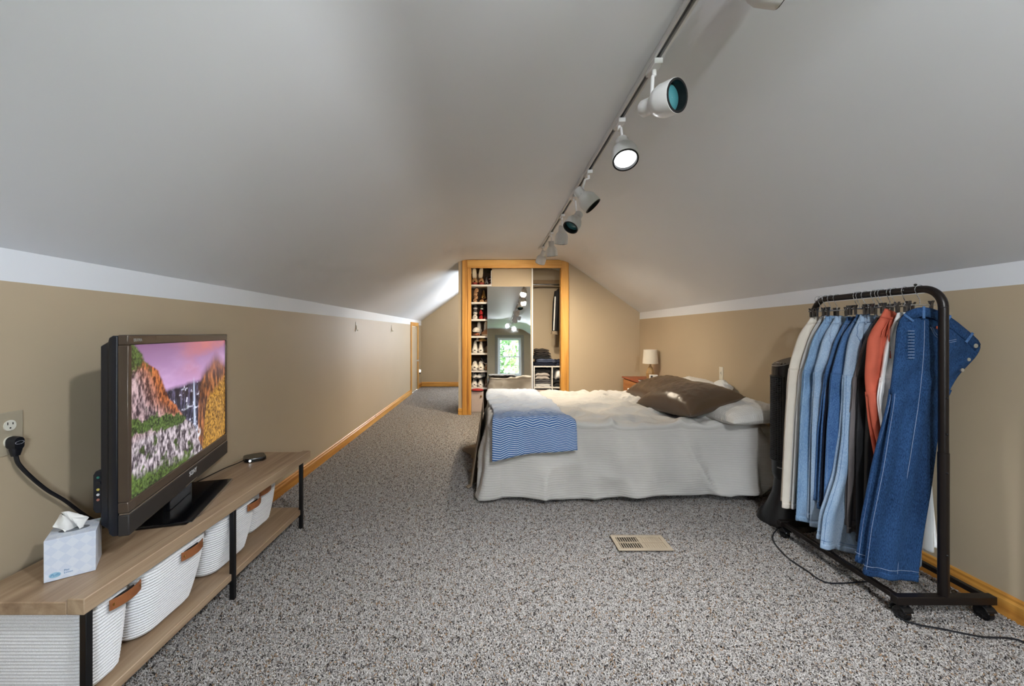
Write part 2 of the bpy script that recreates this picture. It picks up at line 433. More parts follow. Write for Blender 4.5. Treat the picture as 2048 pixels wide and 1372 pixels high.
# pier between the two closet bays
struct(boxes([(.028, .63, 6.066, 6.12, 0, OZ+.1), (.63, .645, 6.04, CB, 0, OZ+.1)]).build('wall_pier', WALL, smooth=False), 'taupe panel behind the leaning mirror')
MB().box(.628, .648, 6.03, 6.042, 0, OZ+.1).build('corner_bead', WHITE, None, smooth=False)
struct(bpy.data.objects['corner_bead']); bpy.data.objects['corner_bead'].name = 'trim_3'

# ------------------------------------------------------------------ small door in the alcove knee wall
dr = bpy.data.objects.new('door_1', None); COL.objects.link(dr); struct(dr, 'low taupe access door with pine casing in the left knee wall')
MB().box(XL-.05, XL-.008, DY0+.004, DY1-.004, .012, DZ-.004).build('door_panel', WALL, dr, bevel=0.003)
for q in ((DY0-.07, DY0, 0, DZ+.075), (DY1, DY1+.07, 0, DZ+.075), (DY0, DY1, DZ, DZ+.075)):
    MB().box(XL, XL+.018, q[0], q[1], q[2], q[3]).build('door_casing', PINEZ, dr, bevel=0.003)
KN = mat('white_porcelain', rgb(236, 234, 230), 0.25, vary=0.01)
m = MB(); m.tube([(XL-.008, DY1-.09, .62), (XL+.02, DY1-.09, .62)], .008); m.ball((XL+.032, DY1-.09, .62), .018); m.build('door_knob', KN, dr)
# ================================================================== LEFT: media stand, television, baskets
OAK = wood('stand_oak', rgb(118, 94, 72), rgb(160, 134, 108), rgb(188, 164, 136), (1, 0.04, 1), 0.45, 22)
OAKE = wood('stand_oak_end', rgb(158, 132, 104), rgb(190, 162, 132), rgb(206, 182, 152), (0.06, 1, 1), 0.45, 22)
STEEL = mat('black_steel', rgb(24, 24, 26), 0.4, 0.3, vary=0.1)
SF, SB, SY0, SY1 = -1.145, -1.505, 1.128, 2.555
st = thing('media_stand', 'low oak and black steel media stand holding white rope baskets', 'stand', (0, 0, 0))
MB().box(SB, SF-.05, SY0, SY1, .403, .440).build('top_board', OAK, st, bevel=0.003)
MB().box(SF-.0495, SF, SY0, SY1, .403, .449).build('front_lip', OAK, st, bevel=0.003)
MB().box(SB+.01, SF-.012, SY0+.01, 2.475, .090, .121).build('lower_shelf', OAK, st, bevel=0.003)
for y in (1.146, 1.800, 2.450):
    for x in (SF-.012, SB+.016):
        MB().box(x-.010, x+.010, y-.010, y+.010, 0, .403).build('leg', STEEL, st, bevel=0.002)
    MB().box(SB+.026, SF-.022, y-.009, y+.009, .072, .0895).build('crossbar', STEEL, st, bevel=0.002)
for x in (SF-.20, SB+.016):
    MB().box(x-.008, x+.008, 1.156, 1.79, .3985, .4025).build('rail', STEEL, st, smooth=False)
    MB().box(x-.008, x+.008, 1.81, 2.44, .3985, .4025).build('rail', STEEL, st, smooth=False)

# rope baskets
rm, nt, b = new_mat('white_cotton_rope'); MATS['rope'] = rm
v = coords(nt, (1, 1, 1))
wv = N(nt, 'ShaderNodeTexNoise'); wv.inputs['Scale'].default_value = 420; nt.links.new(v, wv.inputs['Vector'])
nt.links.new(ramp(nt, wv.outputs['Fac'], [(0.3, rgb(214, 214, 216)), (0.7, rgb(240, 240, 241))]), b.inputs['Base Color']); b.inputs['Roughness'].default_value = 0.9
bump(nt, b, wv.outputs['Fac'], 0.5, 0.001)
LEATHER = mat('brown_leather', rgb(150, 92, 54), 0.5, vary=0.12, vs=40, bs=0.2)
BRASS = mat('brass_rivet', rgb(190, 150, 80), 0.3, 1.0, vary=0.05)
DARKIN = mat('dark_slot', rgb(40, 32, 28), 0.8)
def basket(label, x0, x1, y0, y1, H, taper=0.03, hand=0.5):
    cx, cy = (x0+x1)/2, (y0+y1)/2; w, d = x1-x0, y1-y0
    t = thing('rope_basket', label, 'basket', (cx, cy, .1212), 0, 'rope baskets under the media stand')
    rope = 0.0105; n = int(H/rope); rings = []
    def ring(k, z, off):
        f = (z/H); s = taper*(1-f)**1.6
        if z < 0.03: s += 0.025*(1-z/0.03)**2
        ww, dd = w-2*s+2*off, d-2*s+2*off; r = min(ww, dd)*0.30
        return [(x, y, z) for x, y in rrect(ww, dd, r, 8)]
    for k in range(n):
        for q in (0.0, 0.25, 0.5, 0.75):
            rings.append(ring(k, min(H, (k+q)*rope), -0.0035*abs(math.cos(PI*q))))
    inner = []
    for k in range(8, -1, -1): inner.append(ring(0, 0.012+(H-0.014)*k/8, -0.014))
    m = MB(); m.loft(rings+inner, cap=True)
    m.build('woven_body', rm, t, ang=80)
    # leather handle strap bridging a slot near the rim, on the room side
    zc = H-0.032; xf = w/2-taper*(1-zc/H)**1.6
    yc = (hand-0.5)*d; hw = 0.055
    s = MB(); P = []
    for i in range(13):
        u = -1+2*i/12; bow = 0.004+0.013*(1-u*u)
        P.append([(xf+bow, yc+u*hw, zc-0.016), (xf+bow, yc+u*hw, zc+0.016), (xf+bow+.004, yc+u*hw, zc+0.016), (xf+bow+.004, yc+u*hw, zc-0.016)])
    s.loft(P); h = s.build('handle_strap', LEATHER, t, bevel=0.001)
    for u in (-0.82, 0.82):
        MB().cyl((xf+.006, yc+u*hw, zc), (xf+.0125, yc+u*hw, zc), .0045, n=10).build('rivet', BRASS, h)
    MB().box(xf-.001, xf+.003, yc-hw*.62, yc+hw*.62, zc-.011, zc+.011).build('handle_slot', DARKIN, t, smooth=False)
    return t
basket('white rope basket at the near end of the media stand, below the tissue box', -1.50, -1.168, 1.16, 1.318, .276, .02, 0.74)
basket('white rope basket with leather strap, second from the near end of the stand', -1.48, -1.160, 1.327, 1.692, .270, .05, 0.62)
basket('white rope basket behind the middle stand leg, strap at its far corner', -1.47, -1.172, 1.700, 2.060, .266, .045, 0.78)
basket('white rope basket pushed back at the far end of the media stand', -1.50, -1.232, 2.066, 2.362, .255, .035, 0.4)

# ------------------------------------------------------------------ television
TVB = mat('tv_black_gloss', rgb(14, 14, 17), 0.12, vary=0.05)
TVBACK = mat('tv_back_plastic', rgb(16, 20, 30), 0.45, vary=0.1)
TVBEZ = mat('tv_bezel_bronze', rgb(92, 80, 70), 0.22, 0.35, vary=0.08)
SILV = mat('silver_line', rgb(200, 196, 190), 0.25, 0.9, vary=0.02)
CHW = mat('print_white', rgb(225, 225, 228), 0.5, vary=0.0)
tvang = math.atan2(.887, -.268) - PI/2      # local +x runs from near to far end, local -y faces the room
SWd, SHt = .927, .523
tvx, tvy = (-1.22-1.488)/2, (1.35+2.237)/2
tv = thing('television', 'large black flat screen television showing a waterfall between cliffs', 'television', (tvx, tvy, .4405), PI/2+tvang)
z0 = .636-.4405; hw = SWd/2
# bezel pieces
bt, bs_, bb = .035, .021, .112
MB().box(-hw-bs_, hw+bs_, -.010, .020, z0+SHt, z0+SHt+bt).build('bezel_top', TVBEZ, tv, bevel=0.004)
MB().box(-hw-bs_, -hw, -.010, .020, z0, z0+SHt).build('bezel_side', TVBEZ, tv, bevel=0.003)
MB().box(hw, hw+bs_, -.010, .020, z0, z0+SHt).build('bezel_side', TVBEZ, tv, bevel=0.003)
MB().box(-hw-bs_, hw+bs_, -.010, .020, z0-.036, z0).build('bezel_bottom', TVBEZ, tv, bevel=0.003)
MB().box(-hw-bs_, hw+bs_, -.012, .020, z0-bb, z0-.041).build('speaker_bar', mat('tv_speaker_cloth', rgb(44, 42, 42), 0.5, vary=0.05), tv, bevel=0.004)
MB().box(-hw-bs_, hw+bs_, -.0115, .015, z0-.0405, z0-.0365).build('silver_strip', SILV, tv, smooth=False)
body = MB(); x0, x1 = -hw-bs_+.001, hw+bs_-.004
zb, zt = z0-bb+.002, z0+SHt+bt-.003
# chamfered back shell
def ringr(y, dx, dz, ex): return [(x0+dx, y, zb+dz), (x1-ex, y, zb+dz), (x1-ex, y, zt-dz), (x0+dx, y, zt-dz)]
body.loft([ringr(.020, 0, 0, 0), ringr(.034, 0, 0, .004), ringr(.046, .006, .006, .03), ringr(.054, .016, .02, .10), ringr(.078, .022, .035, .30)])
body.build('back_shell', TVBACK, tv, bevel=0.004)
pod = MB().prism_x([(.050, z0-.035), (.050, z0+.105), (.092, z0+.105), (.099, z0+.092), (.099, z0-.022), (.092, z0-.035)], x0+.024, x0+.05).build('connector_panel', TVBACK, tv, bevel=0.003)
for i, (zz, c) in enumerate(((.084, (44, 110, 100)), (.066, (30, 30, 34)), (.044, (200, 184, 90)), (.027, (205, 205, 210)), (.010, (170, 110, 96)))):
    jm = mat('jack_%d' % i, rgb(*c), 0.4, vary=0.0)
    r = .0062 if i == 1 else .0040
    MB().cyl((x0+.024, .084, z0+zz), (x0+.021, .084, z0+zz), r, n=14).build('jack', jm, pod)
Mside = Matrix.Translation((x0+.0197, .092, z0+.11)) @ Matrix.Rotation(-PI/2, 4, 'Z') @ Matrix.Rotation(PI/2, 4, 'X')
# screen with its picture: computed colours on a fine grid
NX, NZ = 400, 226
U, V = np.meshgrid(np.linspace(0, 1, NX), np.linspace(0, 1, NZ))      # U: near to far = picture left to right
def C(r, g, b): return np.array([lin(r), lin(g), lin(b)])
def mixc(a, b, t): t = np.clip(t, 0, 1)[..., None]; return a*(1-t)+b*t
ones = np.ones(U.shape+(3,))
cloud = fbm(U*4, V*6, 3, 5)
sky = mixc(mixc(ones*C(186, 150, 196), ones*C(120, 84, 122), (V-.6)/.4), ones*C(176, 104, 108), np.clip((cloud-.45)*3, 0, 1)*np.clip((U-.25)*2.2, 0, 1)*np.clip((V-.62)*4, 0, 1))
sky = mixc(sky, ones*C(226, 190, 226), np.clip((fbm(U*5, V*9, 9, 4)-.42)*2.2, 0, 1)*np.clip((.95-V)*3, 0, 1)*.7)
img = sky
st1 = fbm(U*60, V*12, 21, 6, .6); st2 = fbm(U*80, V*24, 5, 6, .62); blot = fbm(U*26, V*22, 8, 6, .6)
# far dark cliff behind the fall
far = mixc(ones*C(22, 24, 40), ones*C(96, 92, 124), (st1-.45)*3.4)
far = mixc(far, ones*C(205, 205, 225), (fbm(U*40, V*36, 77, 4)-.66)*9)
img = mixc(img, far, (0.66+.05*(fbm(U*9, V*2, 31)-.5)-V)*26)
# right massif, mist on its crest
crest = .80+.10*np.exp(-((U-.86)/.09)**2)-.9*np.clip(.72-U, 0, 1)+.05*(fbm(U*12, U*0, 4)-.5)
rm_ = mixc(ones*C(58, 36, 34), ones*C(186, 116, 70), (st1-.38)*2.6)
rm_ = mixc(rm_, ones*C(120, 84, 96), (V-.62)*3)
img = mixc(img, rm_, (crest-V)*9*np.clip((U-.60)*16, 0, 1))
# golden forest lower right
gold = mixc(ones*C(70, 42, 18), ones*C(196, 146, 62), (fbm(U*120, V*60, 13, 5, .62)-.32)*2.6)
img = mixc(img, gold, ((.44+.30*np.clip(U-.66, 0, 1)*2-V)+.06*(blot-.5))*18*np.clip((U-.66-.10*V)*20, 0, 1))
# waterfall
xf = .545+.030*(1-V)
fall = np.exp(-((U-xf)/(.008+.012*np.clip(.62-V, 0, 1)))**2)*np.clip((.70-V)*9, 0, 1)*np.clip((V-.20)*10, 0, 1)
img = mixc(img, ones*C(196, 208, 232), fall*(.75+.3*st2))
pool = np.exp(-(((U-.60)/.055)**2+((V-.18)/.07)**2)*1.2)
img = mixc(img, ones*C(232, 236, 244), np.clip((pool-.45)*3, 0, 1)*np.clip((blot-.3)*3, 0, 1))
img = mixc(img, ones*C(215, 222, 235), np.clip((np.exp(-(((U-.47)/.04)**2+((V-.45)/.03)**2))-.5)*3, 0, 1)*np.clip((st2-.4)*5, 0, 1))
# left cliff
edge = np.interp(V, [0, .25, .42, .6, .8, .88, 1], [.66, .57, .42, .29, .22, .10, .02])+.03*(fbm(V*14, V*0, 41)-.5)
cl = mixc(ones*C(48, 34, 44), ones*C(196, 168, 172), (st2-.36)*3)
cl = mixc(cl, mixc(ones*C(66, 30, 22), ones*C(204, 118, 66), (st2-.36)*2.8), np.clip((U-edge+.20)*7, 0, 1)*np.clip((V-.30)*6, 0, 1))
img = mixc(img, cl, (edge-U)*60)
# lower pale crags
crag = mixc(ones*C(52, 44, 54), ones*C(206, 194, 202), (st2-.38)*3.2)
img = mixc(img, crag, ((.40-V)*16)*np.clip((edge-U)*40, 0, 1))
# green woods on ledges
gr = mixc(ones*C(18, 30, 14), ones*C(92, 118, 58), (fbm(U*150, V*84, 55, 4, .6)-.35)*2.6)
led = np.exp(-((V-(.46-.22*U))/.055)**2)*np.clip((.50-U)*9, 0, 1)
img = mixc(img, gr, np.clip((led*.85+1.5*(blot-.5)-.32)*5, 0, 1)*np.clip((.60-V)*14, 0, 1)*np.clip((edge+.05-U)*30, 0, 1))
img = mixc(img, mixc(gr, ones*C(120, 146, 64), (blot-.5)*2), np.clip(((.17-.22*U-V)+.10*(blot-.5))*16, 0, 1)*np.clip((.62-U)*9, 0, 1))
img = mixc(img, gr*.9, np.clip((np.clip(V-.78, 0, 1)*5*np.clip(.12-U, 0, 1)*16+(blot-.62)*1.2)*4, 0, 1)*np.clip((edge+.02-U)*50, 0, 1)*np.clip((V-.74)*30, 0, 1))
img = mixc(img, gr*.8, np.clip((fbm(U*22, V*14, 99, 3)-.60)*9, 0, 1)*np.clip((.40-V)*10, 0, 1)*np.clip((edge-.06-U)*30, 0, 1))
P = np.stack([-hw+U*SWd, np.full(U.shape, -.004), z0+V*SHt], -1)
scm, nt, b = new_mat('tv_picture')
at = N(nt, 'ShaderNodeAttribute', attribute_name='Picture')
b.inputs['Base Color'].default_value = (0.01, 0.01, 0.012, 1); b.inputs['Roughness'].default_value = 0.15
nt.links.new(at.outputs['Color'], b.inputs['Emission Color']); b.inputs['Emission Strength'].default_value = 0.85; scm.cycles.emission_sampling = 'NONE'
so = MB().grid(P).build('screen', scm, tv, smooth=False)
ca = so.data.color_attributes.new('Picture', 'FLOAT_COLOR', 'POINT')
ca.data.foreach_set('color', np.concatenate([np.clip(img, 0, 1), np.ones(U.shape+(1,))], -1).astype(np.float32).ravel())
part(so, 'bright picture of a waterfall, orange cliffs and purple sky')
MB().box(-hw-.002, hw+.002, -.0025, .019, z0-.001, z0+SHt+.001).build('panel_back', TVB, tv, smooth=False)
Mf = lambda x, z: Matrix.Translation((x, -.0125, z)) @ Matrix.Rotation(PI/2, 4, 'X')
part(text_part('SONY', .030, CHW, tv, Mf(0.02, z0-.066), depth=.0006), 'white maker lettering on the lower bezel')
text_part('BRAVIA', .016, mat('print_grey', rgb(150, 146, 140), .5, vary=0), tv, Matrix.Translation((-hw+.035, -.0105, z0+SHt+.016)) @ Matrix.Rotation(PI/2, 4, 'X'))
part(MB().box(-.06, .06, -.0135, -.011, z0-bb+.006, z0-bb+.010).build('indicator_strip', SILV, tv, smooth=False), 'thin silver indicator strip')
# pedestal: glossy glass plate and neck; front edge parallel to the set
MB().box(-.245, .245, -.105, .085, .0005, .012).build('pedestal', TVB, tv, bevel=0.003)
MB().box(-.245, .245, -.1065, -.1045, .001, .0115).build('pedestal_edge', SILV, tv, smooth=False)
MB().box(-.11, .11, .024, .05, .012, z0-bb+.006).build('neck', TVB, tv, bevel=0.003)

# ------------------------------------------------------------------ streaming box and its lead
GLOSS = mat('gloss_black', rgb(12, 12, 14), 0.15, vary=0.02)
rb = thing('streaming_box', 'small black gloss streaming box at the far end of the media stand', 'streaming box', (-1.412, 2.40, .4405), R(38))
m = MB(); m.loft([[(x*s, y*s, z) for x, y in rrect(.115, .115, .03, 6)] for s, z in ((.90, 0.001), (1, .005), (1, .018), (.95, .023))]); m.build('case', GLOSS, rb)
m = MB(); m.cyl((-.0315, -.0576, .012), (-.0315, -.0592, .012), .006, n=14); part(m.build('indicator_lamp', emit('box_led', (0.8, 0.9, 1, 1), 2.0), rb), 'round white light')
tag(MB().tube(bez([(-1.452, 2.365, .449), (-1.463, 2.30, .447), (-1.474, 2.26, .446), (-1.48, 2.20, .446), (-1.485, 2.02, .446)], 24), .0025, 6).build('lead', STEEL, None), 'thin black lead between the streaming box and the television', 'cable')

# ------------------------------------------------------------------ tissue box
tb = thing('tissue_box', 'white cube tissue box with a tissue sticking out', 'tissue box', (-1.352, 1.211, .4405), math.atan2(.069, .091))
w = .114
pm2, nt, b = new_mat('tissue_carton')
v = coords(nt, (1, 1, 1), rot=(R(0), R(45), 0)); bk = N(nt, 'ShaderNodeTexChecker'); bk.inputs['Scale'].default_value = 46
bk.inputs['Color1'].default_value = rgb(206, 214, 230); bk.inputs['Color2'].default_value = rgb(216, 222, 234)
nt.links.new(v, bk.inputs['Vector']); nt.links.new(bk.outputs['Color'], b.inputs['Base Color']); b.inputs['Roughness'].default_value = 0.5
MB().box(0, w, 0, w, 0.0005, .128).build('carton', pm2, tb, bevel=0.0015)
sl = MB(); sl.loft([[(w*.5+.036*math.cos(a)*s, w*.5+.02*math.sin(a)*s, .1284+.0003*k) for a in [2*PI*i/20 for i in range(20)]] for k, s in ((0, 1), (1, .9))])
sl.build('opening', mat('slot_shadow', rgb(120, 124, 132), .8), tb)
TIS = mat('tissue_paper', rgb(238, 236, 232), 0.9, vary=0.02)
nn = 22; P = np.zeros((nn, nn, 3))
for i in range(nn):
    for j in range(nn):
        u, v_ = i/(nn-1), j/(nn-1)-.5
        wd = .030+.028*u if u < .55 else .045-.062*(u-.55)
        P[i, j] = (w*.5+v_*wd*1.6-.022*u*u+.006*math.sin(9*v_+5*u), w*.5+.010*math.sin(7*v_*2+3*u)+.012*math.cos(5*v_)*(1-u)-.012*u, .122+.072*u-.014*abs(v_)*2*u+.006*math.sin(11*v_+6*u))
MB().grid(P).build('tissue', TIS, tb, solid=.0006)
BLUE = mat('print_blue', rgb(70, 130, 176), .5, vary=0); PALE = mat('print_pale_blue', rgb(150, 190, 214), .5, vary=0)
Mc = lambda x, z, k=0: Matrix.Translation((x, -.0006-k*.0004, z)) @ Matrix.Rotation(PI/2, 4, 'X')
m = MB(); m.lathe([(.013, 0), (.013, .0004)], 24, sx=1, sy=.62); m.xf(Mc(.024, .018)); m.build('badge', PALE, tb, smooth=False)
text_part('Puffs', .011, BLUE, tb, Mc(.024, .018, 1), depth=.0002, shear=.3)
text_part('Plus\nLotion', .0075, BLUE, tb, Mc(.043, .022), depth=.0002, align='LEFT')

# ------------------------------------------------------------------ wall outlet, plug and power lead
PLATE = mat('outlet_plate_tan', rgb(176, 164, 142), 0.45, vary=0.02)
IVORY = mat('outlet_ivory', rgb(226, 222, 208), 0.4, vary=0.02)
ol = thing('wall_outlet', 'tan wall plate with ivory sockets left of the television', 'outlet', (XL, 1.281, .878), 0)
MB().box(.0005, .006, -.038, .038, -.069, .069).build('plate', PLATE, ol, bevel=0.002)
for z in (.026, -.026):
    m = MB(); m.loft([[(.006 if k == 0 else .009, y, z+zz) for y, zz in rrect(.033, .034, .0155, 6)] for k in (0, 1)])
    s = m.build('socket', IVORY, ol)
    for y, h in ((-.007, .009), (.007, .007)): MB().box(.0088, .0095, y-.0012, y+.0012, z+.002, z+.002+h).build('slot', DARKIN, s, smooth=False)
    MB().cyl((.0088, 0, z-.008), (.0095, 0, z-.008), .0025, n=10).build('slot', DARKIN, s)
RUB = mat('black_rubber', rgb(20, 22, 28), 0.45, vary=0.08)
pl = thing('power_plug', 'black right angle plug and lead running from the outlet behind the television', 'plug', (XL+.0095, 1.284, .852), 0)
m = MB(); m.loft([[(0+.026*t, y*s, z*1.0-.004-.002*t) for y, z in rrect(.038*s, .040, .016*s, 5)] for t, s in ((0, .95), (.5, 1), (1, .85))])
m.build('plug_head', RUB, pl)
m = MB(); m.loft([[(.013+x*s, y*s, z) for x, y in rrect(.024, .034, .010, 5)] for z, s in ((-.004, 1), (-.026, .9), (-.046, .62))]); m.build('plug_neck', RUB, pl)
m = MB(); m.loft([[(.0262, y, z-.003) for y, z in [(.013*s*math.cos(a), .0055*s*math.sin(a)) for a in [2*PI*i/20 for i in range(20)]]] for s in (1, .82)], cap=False); m.build('oval_mark', mat('print_dim', rgb(150, 150, 160), .5, vary=0), pl)
cw = bez([(.013, 0, -.044), (.016, .006, -.075), (.02, .035, -.125), (.02, .085, -.190), (.025, .135, -.245), (.03, .19, -.315), (.03, .235, -.362), (.03, .28, -.388), (.03, .36, -.4035), (.035, .46, -.404)], 60)
MB().tube(cw, .0058, 8).build('lead', RUB, pl)

# adhesive hooks on the left wall
for y, lab in ((4.61, 'pale adhesive hook strip on left wall, the one nearer the television'), (6.27, 'pale adhesive hook strip on left wall, the one nearer the alcove')):
    hk = thing('wall_hook', lab, 'hook', (XL, y, 1.27), 0, 'adhesive hooks on the left wall')
    MB().box(.0005, .004, -.012, .012, -.055, .055).build('strip', PLATE, hk, bevel=0.002)
    MB().tube(bez([(.004, 0, .02), (.010, 0, -.03), (.022, 0, -.045), (.026, 0, -.03)], 12), .004, 8).build('hook', IVORY, hk)
# alcove outlet with a white plug-in
ao = thing('plug_in_lamp', 'small white plug in night light beside the low alcove door', 'night light', (XL+.0005, 8.71, .36), 0)
MB().box(0, .006, -.035, .035, -.057, .057).build('plate', IVORY, ao, bevel=0.002)
m = MB(); m.loft([[(.006+.03*t, y*s, .015+z*s) for y, z in rrect(.05, .06, .02, 5)] for t, s in ((0, 1), (.7, 1), (1, .8))]); m.build('night_lamp', emit('night_lamp_glow', (1, .9, .75, 1), 1.5), ao)
MB().box(.006, .03, -.016, .016, -.05, -.022).build('plug', RUB, ao, bevel=0.003)
# ================================================================== BED
def cloth_mat(name, c0, c1, fu, fv, strength=0.5, rough=0.9, vary=None):
    m, nt, b = new_mat(name); MATS[name] = m
    tc = N(nt, 'ShaderNodeTexCoord'); sp = N(nt, 'ShaderNodeSeparateXYZ'); nt.links.new(tc.outputs['UV'], sp.inputs[0])
    hs = []
    for ax, f in ((0, fu), (1, fv)):
        a = N(nt, 'ShaderNodeMath', operation='MULTIPLY'); a.inputs[1].default_value = f*2*PI; nt.links.new(sp.outputs[ax], a.inputs[0])
        s = N(nt, 'ShaderNodeMath', operation='SINE'); nt.links.new(a.outputs[0], s.inputs[0]); hs.append(s.outputs[0])
    mxn = N(nt, 'ShaderNodeMath', operation='MAXIMUM'); nt.links.new(hs[0], mxn.inputs[0]); nt.links.new(hs[1], mxn.inputs[1])
    n = N(nt, 'ShaderNodeTexNoise'); n.inputs['Scale'].default_value = 3; nt.links.new(coords(nt), n.inputs['Vector'])
    nt.links.new(ramp(nt, n.outputs['Fac'], [(0.35, c0), (0.65, c1)]), b.inputs['Base Color']); b.inputs['Roughness'].default_value = rough
    b.inputs['Specular IOR Level'].default_value = 0.2
    bump(nt, b, mxn.outputs[0], strength, 0.003)
    return m
BX0, BX1, BY0, BY1, BZ = -0.01, 2.05, 2.84, 4.31, 0.545
SHEET = mat('mattress_ticking', rgb(196, 194, 190), .8, vary=.03)
BASEF = mat('box_base_fabric', rgb(166, 172, 184), .85, vary=.04)
bed = thing('bed', 'double bed with its head against the right wall', 'bed', (0, 0, 0))
MB().box(BX0+.03, BX1, BY0+.03, BY1-.03, .30, BZ-.012).build('mattress', SHEET, bed, bevel=.05, seg=4)
MB().box(BX0+.04, BX1-.01, BY0+.035, BY1-.035, .055, .295).build('box_base', BASEF, bed, bevel=.015, seg=3)
for x in (BX0+.18, 1.0, BX1-.18):
    for y in (BY0+.18, BY1-.18): MB().cyl((x, y, 0), (x, y, .055), .022, .03, n=12).build('leg', STEEL, bed)

WAFFLE = cloth_mat('waffle_cotton', rgb(192, 189, 185), rgb(204, 200, 195), 0, 62, .35)
def drape(name, m, x0, x1, y0, y1, ztop, skirts, rc=.10, n_top=34, n_sk=34, ripple=.022, seed=0, puff=.0, wrinkle=.012, hem=None):
    """one continuous cover: top sheet and hanging skirt. skirts: (front,left,back,right) bottoms as z; flare outward"""
    per = []; step = .02
    def seg(a, b, side):
        L = math.dist(a, b); k = max(2, int(L/step))
        for i in range(k): per.append((a[0]+(b[0]-a[0])*i/k, a[1]+(b[1]-a[1])*i/k, side))
    def arc(cx, cy, a0, s0, s1):
        k = 14
        for i in range(k): t = i/k; a = R(a0-90*t); per.append((cx+rc*math.cos(a), cy+rc*math.sin(a), s0*(1-t)+s1*t))
    # clockwise seen from above: front (right to left) 0, left 1, back 2, right 3
    seg((x1-rc, y0), (x0+rc, y0), 0); arc(x0+rc, y0+rc, 270, 0, 1); seg((x0, y0+rc), (x0, y1-rc), 1)
    arc(x0+rc, y1-rc, 180, 1, 2); seg((x0+rc, y1), (x1-rc, y1), 2); arc(x1-rc, y1-rc, 90, 2, 3)
    seg((x1, y1-rc), (x1, y0+rc), 3); arc(x1-rc, y0+rc, 0, 3, 4)
    n = len(per); px = np.array([p[0] for p in per]); py = np.array([p[1] for p in per]); sd = np.array([p[2] for p in per])
    tx = np.roll(px, -1)-np.roll(px, 1); ty = np.roll(py, -1)-np.roll(py, 1); L = np.hypot(tx, ty)+1e-9
    nx, ny = ty/L, -tx/L
    cxm, cym = px.mean(), py.mean()
    sgn = np.sign((nx*(px-cxm)+ny*(py-cym)).sum()); nx *= sgn; ny *= sgn
    s_arc = np.concatenate([[0], np.cumsum(np.hypot(np.diff(px), np.diff(py)))])
    bot = np.interp(sd, [0, 1, 2, 3, 4], [skirts[0], skirts[1], skirts[2], skirts[3], skirts[0]])
    if hem is not None: bot = hem(px, py, sd, bot)
    rows = []; uvs = []
    for k in range(n_sk+1):                       # from the hem upwards to the edge
        t = 1-k/n_sk
        z = ztop-.03-(ztop-.03-bot)*t
        rp = ripple*t**.8*(np.sin(s_arc*9+3*fbm(s_arc*1.3, s_arc*0, seed+3))*.6+2.4*(fbm(s_arc*3.2, t*1.2+s_arc*0, seed+1)-.5))
        rdg = (1-np.abs(2*fbm(s_arc*2.7+.35*t, t*.7+s_arc*0, seed+21, 3)-1))**4
        rp = rp+.055*rdg*t**.7-.012
        corner = 1-np.abs(np.mod(sd, 1)-.5)*2; corner = np.where(np.mod(sd, 1) == 0, 0, corner)
        off = .012+.035*t+rp+.10*corner*t
        fine = .006*(fbm(s_arc*16+t*3, t*5+s_arc*0, seed+7)-.5)
        rows.append(np.stack([px+nx*(off+fine), py+ny*(off+fine), z], -1))
        uvs.append(np.stack([s_arc, np.full(n, 0)+(z)], -1))
    for q in (.3, .6, .85, 1.0):                  # rounded edge
        a = q*PI/2; rows.append(np.stack([px+nx*(.012*math.cos(a)-.03*(1-math.cos(a))), py+ny*(.012*math.cos(a)-.03*(1-math.cos(a))), np.full(n, ztop-.03+.03*math.sin(a))], -1))
        uvs.append(np.stack([s_arc, np.full(n, ztop+.03*q)], -1))
    ex, ey = px-nx*.03, py-ny*.03
    for k in range(1, n_top+1):                   # top, rings shrinking to the centre line
        r = 1-k/n_top; r = max(r, .004)
        qx, qy = cxm+(ex-cxm)*(1-(1-r)*.999), cym+(ey-cym)*r
        z = np.full(n, ztop)+puff*(1-r**4)
        rows.append(np.stack([qx, qy, z], -1)); uvs.append(np.stack([qx+s_arc*0, qy], -1))
    Pm = np.array(rows); X, Y, Z = Pm[..., 0], Pm[..., 1], Pm[..., 2]
    on = np.clip((Z-(ztop-.06))/.06, 0, 1)
    rid = 1-np.abs(2*fbm(X*2.2+Y*1.2, Y*3.2-X*.6, seed+11, 4)-1); rid2 = 1-np.abs(2*fbm(X*5.5-Y*2, Y*6.5+X, seed+12, 3)-1)
    Pm[..., 2] += on*(wrinkle*2.0*(rid**5-.3)+wrinkle*.7*(rid2**4-.3))
    M_ = MB(); nr = Pm.shape[0]
    M_.v = [tuple(p) for p in Pm.reshape(-1, 3)]
    for i in range(nr-1):
        for j in range(n):
            k = (j+1) % n; M_.f.append((i*n+j, i*n+k, (i+1)*n+k, (i+1)*n+j))
    M_.f.append(tuple((nr-1)*n+j for j in range(n)))
    M_.uv = np.concatenate(uvs).reshape(-1, 2)
    return M_.build(name, m, None, ang=180, solid=.003)
def bed_hem(px, py, sd, bot):
    f = np.where((sd < 1), .034+.055*np.clip((px-.1)/1.9, 0, 1)+.012*np.sin(px*7), bot)
    return f
cov = drape('bedspread', WAFFLE, BX0-.005, 1.965, BY0, BY1, BZ+.006, (.03, .16, .10, .36), seed=3, wrinkle=.026, ripple=.040, hem=bed_hem)
tag(cov, 'off white waffle bedspread draped over the bed and down its side', 'bedspread')

